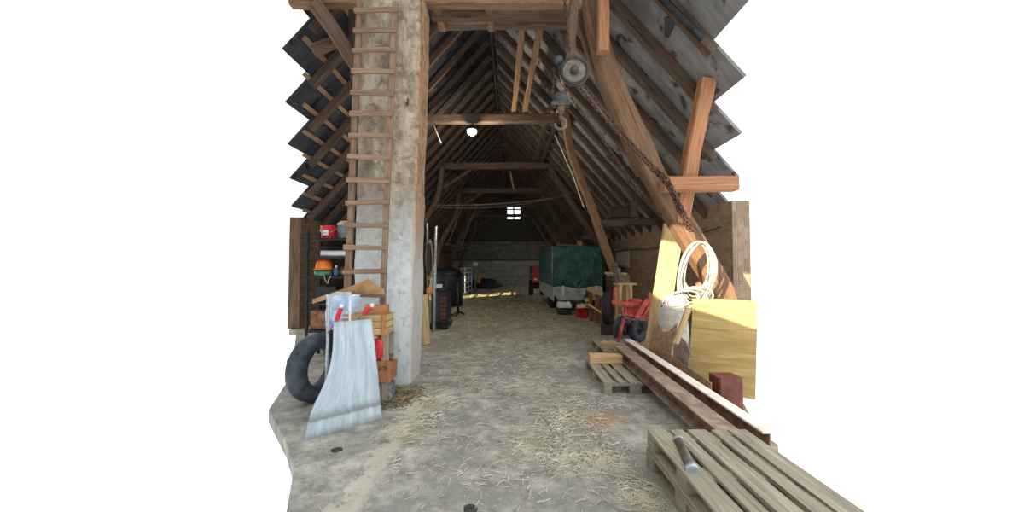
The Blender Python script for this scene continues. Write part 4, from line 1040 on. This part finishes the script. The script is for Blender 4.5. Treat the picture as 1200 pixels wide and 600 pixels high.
# stump with curved metal plough blade
p = V((at(733, 350, 9.0).x, 9.0, 0))
sd = thing('wooden_stand', p, 'rough wooden trestle beside the stone wall carrying a grey plough blade', 'stand')
for dx in (-0.12, 0.12):
    for dy in (0, 0.3): MB().timber([p + V((dx * 1.4, dy, 0)), p + V((dx, dy, 1.18))], 0.07, 0.07, (0, 1, 0), 0.004).build('leg', 'plank', sd)
MB().box(p + V((-0.2, -0.06, 1.18)), p + V((0.26, 0.36, 1.23))).build('top_board', 'plank', sd)
bl = thing('plough_blade', p + V((0, 0.1, 1.23)), 'curved grey metal plough blade standing on the wooden trestle', 'blade')
MB().sheet(lambda u, v: p + V((-0.14 + 0.1 * v + 0.26 * u ** 2.2 * (1 - 0.3 * v), 0.1 + 0.16 * v, 1.235 + 0.34 * (1 - u) ** 1.4 + 0.02)), 14, 8, 0.02).build('blade', 'galv_dark', bl)
MB().bar(p + V((-0.16, 0.15, 1.24)), p + V((-0.2, 0.2, 1.72)), 0.12, 0.08, (0, 1, 0)).build('shank', 'hook', bl)
# brick pier and plank
b = MB(); cx, cy = 2.98, 10.33
b.timber([(cx, cy, 0), (cx, cy, 1.42)], 0.5, 0.5, (0, 1, 0), 0.012, cham=0.05)
solo('brick_pier', b, 'stone', 'squat brown masonry pier under the foot of the curved truss post', 'pier')
solo('shelf_plank', MB().timber([at(709, 320, 9.93), at(734, 321, 9.88)], 0.2, 0.06, jit=0.004), 'plank', 'short plank sticking out level in front of the masonry pier', 'plank')
solo('upright_plank', MB().timber([V((at(716, 350, 9.6).x, 9.6, 0)), at(715, 324, 9.76)], 0.22, 0.05, (0, 1, 0), 0.006), 'dark_wood', 'dark upright board in front of the masonry pier', 'plank')
# tyre on edge
c = V((at(711.5, 362, 9.0).x, 9.0, 0.395)); ax = V((0.93, -0.36, 0)).normalized()
c.z = at(711, 362, 9.0).z
b = MB().lathe([(0.25, -0.07), (0.32, -0.1), (0.385, -0.07), (0.395, 0), (0.385, 0.07), (0.32, 0.1), (0.25, 0.07), (0.24, 0.0), (0.25, -0.07)], V((c.x, c.y, 0.43 + 0.2)), ax, 30, cap=False)
solo('tyre', b, 'rubber', 'black tyre propped upright between the trestle and the red implement', 'tyre')
solo('wood_block', MB().timber([V((c.x - 0.05, 8.8, 0.115)), V((c.x + 0.05, 9.2, 0.115))], 0.3, 0.23, (0, 0, 1), 0.006), 'dark_wood', 'dark wooden block under the propped tyre', 'block')
# sawhorse
sw = thing('sawhorse', (2.42, 10.2, 0), 'brown wooden sawhorse with thick legs in front of the trailer', 'sawhorse')
MB().timber([at(690, 339, 11.2), at(709, 346, 9.9)], 0.14, 0.09, jit=0.004).build('top_rail', 'plank', sw)
for (px, d, w) in ((692, 11.1, 0.12), (700, 10.6, 0.18), (706.5, 10.05, 0.13)):
    t = at(px, 341 + (px - 690) * 0.35, d); g0 = V((t.x, d, 0)); MB().timber([g0, t], w * 0.8, 0.08, (0, 1, 0), 0.004).build('leg', 'timber_warm', sw)
MB().timber([at(690, 357, 11.0), at(706, 367, 9.85)], 0.06, 0.05, jit=0.003).build('stretcher', 'plank', sw)
# dark pump with yellow grips
p = V((at(688, 350, 12.1).x, 12.1, 0))
pm = thing('hand_pump', p, 'black standing pump with yellow knobs beside the trailer end', 'pump')
MB().lathe([(0.16, 0), (0.17, 0.03), (0.1, 0.08), (0.09, 0.7), (0.05, 0.75), (0.03, 0.95)], p, (0, 0, 1), 16).build('barrel', 'black', pm)
for (px, py, r) in ((691, 338, 0.06), (688, 352, 0.085), (691, 347, 0.05)): 
    MB().ball(at(px, py, 12.0), r, 12).build('knob', 'yellow', pm)
    MB().tube([at(px, py, 12.0), p + V((0, 0, 0.72))], 0.015, 6).build('rod', 'black', pm)
# red tub with white sack
p = V((at(682.5, 370, 11.9).x, 11.9, 0))
tb = thing('red_tub', p, 'red plastic tub with a pale bundle in it beside the trailer', 'tub')
b = MB(); rings = []
for (s_, z) in ((0.84, 0.0), (0.9, 0.02), (1.0, 0.3), (1.06, 0.3), (1.06, 0.33), (0.96, 0.33), (0.86, 0.04)):
    rings.append([p + V((0.215 * s_ * (abs(math.cos(t)) ** 0.5) * (1 if math.cos(t) >= 0 else -1), 0.2 * s_ * (abs(math.sin(t)) ** 0.5) * (1 if math.sin(t) >= 0 else -1), z)) for t in [i * 2 * math.pi / 24 for i in range(24)]])
b.rings(rings, [i / 24 for i in range(25)]); b.build('body', 'red_bright', tb)
solo('pale_bundle', MB().ball(p + V((0, 0, 0.34)), 0.2, 18, (1, 0.9, 0.6), 0.4), 'sack', 'pale cloth bundle heaped in the red tub', 'bundle')
# pet carrier style box: white top, dark grille
p = V((at(662, 368, 12.55).x, 12.55, 0))
ca = thing('carrier_box', p, 'white and black plastic carrier box on the floor behind the trailer wheels', 'box')
MB().timber([p + V((-0.22, 0.22, 0.12)), p + V((0.22, 0.22, 0.12))], 0.44, 0.24, (0, 0, 1), 0, 0.2).build('lower_shell', 'black_plastic', ca)
b = MB(); b.rings([[p + V((sx * k, 0.22 + sy * k * 0.95, z)) for sx, sy in ((-0.23, -0.23), (0.23, -0.23), (0.23, 0.23), (-0.23, 0.23))] for k, z in ((1.0, 0.24), (1.0, 0.33), (0.8, 0.43))], [0, 1, 2, 3, 4], smooth=False); b.build('upper_shell', 'white_plastic', ca)
for k in range(4): MB().bar(p + V((-0.12 + 0.08 * k, -0.02, 0.05)), p + V((-0.12 + 0.08 * k, -0.02, 0.25)), 0.014, 0.014, (0, 1, 0)).build('grille_bar', 'black', ca)
MB().timber([p + V((-0.08, 0.22, 0.44)), p + V((-0.06, 0.22, 0.47)), p + V((0.06, 0.22, 0.47)), p + V((0.08, 0.22, 0.44))], 0.04, 0.02, (0, 0, 1), 0).build('handle', 'black_plastic', ca)

# ---- trailer
x0, x1, y0, y1 = 1.49, 3.29, 13.4, 19.9
tr = thing('trailer', (2.4, 15.0, 0), 'grey farm trailer with a dark green tarpaulin cover parked on the right', 'trailer')
def skin(fn, nu, nv, nm, mat, th=0.012): return MB().sheet(fn, nu, nv, th).build(nm, mat, tr)
zt, zb = 2.40, 0.93
def wob(a, bb, s): return 0.07 * noise.noise(V((a * 2.2 + bb, bb * 1.6 - a, s))) + 0.035 * noise.noise(V((a * 6 + bb * 3, bb * 3, s + 3)))
cov = MB()
cov.sheet(lambda u, v: V((x0 - 0.02 + (x1 - x0 + 0.04) * u, y0 - 0.03 + wob(u * 2, v * 2, 1) * (v * (1 - v) * 4 + 0.15), zb - 0.03 + 0.04 * math.sin(u * 9) * (1 - v) + (zt - zb) * v)), 30, 24, 0.012)
cov.sheet(lambda u, v: V((x0 - 0.02 - wob(u * 7, v * 2, 5) * (v * (1 - v) * 4 + 0.1) , y1 + (y0 - 0.03 - y1) * u, zb + (zt - zb) * v + 0.025 * math.sin(u * math.pi * 6) * (1 - v))), 50, 16, 0.012)
cov.sheet(lambda u, v: V((x1 + 0.02, y0 + (y1 - y0) * u, zb + (zt - zb) * v)), 6, 4, 0.012)
cov.sheet(lambda u, v: V((x0 + (x1 - x0) * u, y0 + (y1 - y0) * v, zt - 0.015 - 0.03 * abs(math.sin(v * math.pi * 5)))), 8, 40, 0.012)
cov.build('tarpaulin_cover', 'tarp', tr)
MB().box((x0, y0, 0.40), (x0 + 0.04, y1, 0.97)).build('side_board', 'grey_metal', tr)
MB().box((x1 - 0.04, y0, 0.40), (x1, y1, 0.97)).build('side_board', 'grey_metal', tr)
MB().prism([(x0, y0 - 0.02, 0.93), (x0, y0 - 0.02, 0.68), (x0 + 0.2, y0 - 0.02, 0.42), (x1 - 0.2, y0 - 0.02, 0.42), (x1, y0 - 0.02, 0.6), (x1, y0 - 0.02, 0.93)], (0, 0.04, 0)).build('tailgate', 'grey_metal', tr)
MB().box((x0 + 0.02, y0 + 0.05, 0.40), (x1 - 0.02, y1, 0.46)).build('floor_bed', 'black', tr)
for fx_ in (0.42, 0.9 * (x1 - x0) / 1.0):
    MB().bar((x0 + fx_ - 0.05, y0 - 0.05, 0.60), (x0 + fx_ - 0.05, y0 - 0.05, 0.95), 0.05, 0.03, (0, 1, 0)).build('latch', 'white_paint', tr)
MB().bar((x0 + 0.5, y0 + 0.3, 0.36), (x0 + 0.5, y1, 0.36), 0.1, 0.1).build('chassis_rail', 'black', tr); MB().bar((x1 - 0.5, y0 + 0.3, 0.36), (x1 - 0.5, y1, 0.36), 0.1, 0.1).build('chassis_rail', 'black', tr)
for x in (x0 + 0.13, x1 - 0.13):
    for y in (14.75, 15.55):
        w = MB().lathe([(0.16, -0.09), (0.25, -0.1), (0.3, -0.08), (0.31, 0), (0.3, 0.08), (0.25, 0.1), (0.16, 0.09), (0.15, 0)], (x, y, 0.312), (1, 0, 0), 26).build('wheel', 'rubber', tr)
        MB().lathe([(0.01, -0.07), (0.06, -0.06), (0.15, -0.04), (0.16, 0.0), (0.15, 0.04), (0.01, 0.05)], (x, y, 0.312), (1, 0, 0), 18).build('rim', 'galv_dark', w)
for y in (14.75, 15.55): MB().tube([(x0 + 0.13, y, 0.312), (x1 - 0.13, y, 0.312)], 0.04, 8).build('axle', 'black', tr)
MB().tube([(x0 - 0.02, y0 - 0.06, zb), (x0 - 0.02, y0 - 0.06, zt)], 0.022, 6).build('corner_strap', 'galv_dark', tr)
solo('pole', MB().tube([at(652, 286.5, 13.5), at(702, 290, 13.7)], 0.035, 8), 'timber_warm', 'thin pole lying across the top of the trailer cover', 'pole')
p = at(679, 287, 13.75); p.z = 2.41
solo('small_box', MB().box(p + V((-0.09, -0.08, 0)), p + V((0.09, 0.08, 0.2))), 'cardboard', 'small tan box on top of the trailer cover', 'box')
# red machine behind the trailer
p = V((at(625, 340, 21.3).x, 21.3, 0))
rm = thing('red_machine', p, 'red machine with dark wheels half hidden behind the trailer', 'machine')
MB().box(p + V((-0.05, 0, 0.75)), p + V((0.6, 0.7, 1.75))).build('hood', 'red', rm)
MB().box(p + V((-0.2, 0.1, 0.95)), p + V((-0.06, 0.5, 1.7))).build('guard', 'red_brown', rm)
for dx in (-0.12, 0.55): MB().lathe([(0.15, -0.12), (0.36, -0.13), (0.45, -0.08), (0.45, 0.08), (0.36, 0.13), (0.15, 0.12)], p + V((dx, 0.3, 0.452)), (1, 0, 0), 22).build('wheel', 'rubber', rm)
MB().box(p + V((0.02, -0.3, 0.9)), p + V((0.2, 0.0, 1.0))).build('bumper', 'white_plastic', rm)
MB().box(p + V((0.0, 0.05, 0.4)), p + V((0.45, 0.6, 0.76))).build('chassis', 'black', rm)
# boxes on the tie
yt = TR[1]
for (pa, pb, ptop, mt, lb) in ((715, 736, 242, 'dark_wood', 'dark open crate sitting on the wall tie near the stone wall'), (737, 746, 236, 'timber', 'small brown box on the wall tie, right of the dark crate')):
    a = at(pa, 258, yt); c = at(pb, ptop, yt); 
    z0_ = 3.045
    t = thing('crate', (a.x, yt, z0_), lb, 'crate')
    b = MB(); W_ = c.x - a.x
    b.box((a.x, yt - 0.1, z0_), (c.x, yt - 0.08, c.z)); b.build('front_board', mt, t)
    MB().box((a.x, yt + 0.16, z0_), (c.x, yt + 0.18, c.z)).build('back_board', mt, t)
    for xx in (a.x, c.x - 0.02): MB().box((xx, yt - 0.08, z0_), (xx + 0.02, yt + 0.16, c.z)).build('side_board', mt, t)
    MB().box((a.x, yt - 0.08, z0_), (c.x, yt + 0.16, z0_ + 0.02)).build('bottom_board', mt, t)
# small block by beams
solo('pale_block', MB().box((2.02, 6.55, 0.145), (2.3, 6.8, 0.26)), 'galv_dark', 'grey block on the farthest pallet behind the beam ends', 'block')
# twine on the floor
solo('twine', MB().tube(spline([at(579, 449, 5.1) * V((1, 1, 0)) + V((0, 0, .006)), at(585, 446, 5.25) * V((1, 1, 0)) + V((0, 0, .006)), at(592, 449, 5.08) * V((1, 1, 0)) + V((0, 0, .006)), at(600, 445, 5.2) * V((1, 1, 0)) + V((0, 0, .006)), at(606, 446, 5.2) * V((1, 1, 0)) + V((0, 0, .006))], 8), 0.006, 5), 'teal', 'bit of teal baling twine lying on the floor mid-aisle', 'twine')
for (px, py, lb) in ((395, 524, 'small dark iron scrap on the concrete, left foreground'), (551, 591, 'small dark iron scrap on the concrete at the bottom edge')):
    d = 1.6 * F / (py - HZ); p = at(px, py, d); p.z = 0
    b = MB(); n_ = 10; ring = [p + V((0.05 * math.cos(i * 0.628) * R.uniform(.8, 1.2), 0.045 * math.sin(i * 0.628) * R.uniform(.8, 1.2), 0.001)) for i in range(n_)]
    b.prism(ring, (0, 0, 0.006)); solo('iron_scrap', b, 'stain', lb, 'scrap')

# ================================================================== STRAW
rs = random.Random(21)
def ok(x, y):
    if not (2.25 < y < DF - 0.3): return False
    xl_ = -1.3 - (y - 2.2) * 0.52; xr_ = 0.53 * y
    if x < max(xl_, WL + 0.2) or x > min(xr_, WR - 0.2): return False
    if -2.25 < x < -1.36 and 5.05 < y < 5.7: return False
    if 1.05 < x < 1.95 and y < 3.1: return False
    if 1.12 < x and 4.65 < y < 7.7: return False
    if x < -1.35 and 3.3 < y < 5.2 and x < -1.3: return False
    return True
def straws(n, place, lmin, lmax, b, r=0.0022):
    for _ in range(n):
        x, y = place()
        if not ok(x, y): continue
        a = rs.uniform(0, math.pi); l = rs.uniform(lmin, lmax) / 2; z = 0.003 + rs.random() * 0.012
        d = V((math.cos(a) * l, math.sin(a) * l, rs.uniform(-0.003, 0.01))); s_ = V((-math.sin(a), math.cos(a), 0)) * r
        k = rs.uniform(-0.25, 0.25) * l; m = V((x, y, z + 0.004)) + V((-math.sin(a), math.cos(a), 0)) * k
        c0, c1 = V((x, y, z)) - d, V((x, y, z)) + d
        c0.z = max(c0.z, 0.002); c1.z = max(c1.z, 0.002)
        base = len(b.v)
        for q in (c0, m, c1): b.v += [tuple(q - s_), tuple(q + s_), tuple(q + V((0, 0, r * 1.6)))]
        for i in (0, 3):
            for j in range(3):
                e = (j + 1) % 3
                b.face((base + i + j, base + i + e, base + i + 3 + e, base + i + 3 + j), ((0, 0), (0, 1), (1, 1), (1, 0)))
clusters = [(0.15, 3.4, 0.22, 0.2, 420), (0.6, 3.9, 0.2, 0.35, 520), (0.62, 3.15, 0.2, 0.14, 420), (-0.98, 4.0, 0.16, 0.4, 700), (0.1, 5.0, 0.35, 0.3, 480), (0.95, 2.6, 0.14, 0.14, 480),
            (-0.5, 5.3, 0.45, 0.5, 320), (0.8, 4.5, 0.3, 0.4, 300), (-0.1, 3.0, 0.4, 0.3, 160), (0.3, 6.5, 0.8, 1.2, 700), (0.35, 3.4, 0.7, 0.7, 500), (0.85, 3.0, 0.2, 0.4, 300)]
b = MB()
for (x, y, sx, sy, n) in clusters:
    straws(int(n * 0.55), lambda: (rs.gauss(x, sx * 0.95), rs.gauss(y, sy * 0.95)), 0.025, 0.12, b, rs.uniform(0.0016, 0.0028))
straws(1300, lambda: (rs.uniform(-1.3, 1.6), rs.uniform(2.3, 8.0)), 0.012, 0.06, b, 0.0016)
straws(1500, lambda: (rs.uniform(-2.4, 2.4), rs.uniform(6.0, 16.0)), 0.03, 0.14, b, 0.003)
straws(1500, lambda: (rs.uniform(-2.4, 1.6), rs.uniform(14.0, 32.5)), 0.05, 0.25, b, 0.005)
tag(b.build('straw_litter', 'straw', origin=(0, 4, 0)), 'scattered straw littering the concrete floor down the aisle', 'straw', kind='stuff')
b = MB()
straws(700, lambda: (rs.gauss(-1.55, 0.14), rs.gauss(4.72, 0.16)), 0.03, 0.14, b, 0.005)
bb_ = MB()
for _ in range(700):
    x, y = rs.gauss(-1.42, 0.13), rs.gauss(4.62, 0.2)
    if -2.2 < x < -1.37 and y > 5.03 or y < 4.15 or x < -1.7: continue
    z = 0.004 + max(0, 0.05 - 0.16 * math.hypot(x + 1.42, y - 4.62)) * rs.random(); l = rs.uniform(0.02, 0.08); a = rs.uniform(0, 6.28)
    dv = V((math.cos(a), math.sin(a), rs.uniform(-0.05, 0.3))) * l
    bb_.tube([V((x, y, z)), V((x, y, z)) + dv], rs.uniform(0.003, 0.008), 4)
tag(bb_.build('chaff_heap', 'chaff', origin=(-1.42, 4.62, 0)), 'small heap of dark chaff and twigs at the foot of the pillar', 'debris', kind='stuff')

# ================================================================== LIGHT, CAMERA
world = bpy.data.worlds.new('World'); bpy.context.scene.world = world; world.use_nodes = True
bg = world.node_tree.nodes['Background']; bg.inputs[0].default_value = (0.93, 0.97, 1.0, 1); bg.inputs[1].default_value = 1.75
def light(name, typ, loc, energy, color, **kw):
    l = bpy.data.lights.new(name, typ); l.energy = energy; l.color = color
    for k, v in kw.items(): setattr(l, k, v)
    o = bpy.data.objects.new(name, l); COL.objects.link(o); o.location = loc; return o
light('lamp_light', 'POINT', lp + V((0, -0.05, -0.28)), 160, (1.0, 0.9, 0.72), shadow_soft_size=0.1)
sd_ = V((0.62, 0.62, -0.25))
sun = light('sun', 'SUN', (-8, -6, 9), 13.0, (1.0, 0.83, 0.56), angle=0.006); sun.rotation_euler = sd_.to_track_quat('-Z', 'Y').to_euler()
# added unseen wall behind the camera: blocks the sun, its slot shapes a patch
def uw(u, z): return V(((u - 6) / 2, (-6 - u) / 2, z))
b = MB(); th_ = V((-0.1, -0.1, 0))
for q in (((-22, 0), (4, 0), (4, 3.6), (-22, 3.6)), ((-22, 5.15), (4, 5.15), (4, 11), (-22, 11)), ((-22, 3.6), (-4.4, 3.6), (-4.4, 5.15), (-22, 5.15)), ((-4.4, 3.6), (-1.6, 3.6), (-2.2, 3.72), (-3.4, 3.9), (-4.1, 4.2), (-4.4, 4.4)), ((0.5, 3.6), (4, 3.6), (4, 5.15), (0.5, 5.15))):
    b.prism([uw(*e) for e in q], th_)
struct('wall_sun_block', b, 'leftwall')
cam = bpy.data.cameras.new('camera'); co = bpy.data.objects.new('camera', cam); COL.objects.link(co)
cam.sensor_fit = 'HORIZONTAL'; cam.sensor_width = 36.0; cam.lens = 36.0 * F / 1200.0; cam.clip_start = 0.05; cam.clip_end = 200
co.location = (0, 0, CAMZ); co.rotation_euler = (math.pi / 2 + PITCH, 0, 0)
sc = bpy.context.scene; sc.camera = co
sc.view_settings.view_transform = 'Standard'; sc.view_settings.look = 'None'; sc.view_settings.gamma = 1.0; sc.view_settings.use_curve_mapping = False
sc.view_settings.exposure = 0.2
for o in list(bpy.data.objects):
    if '_o' in o: del o['_o']
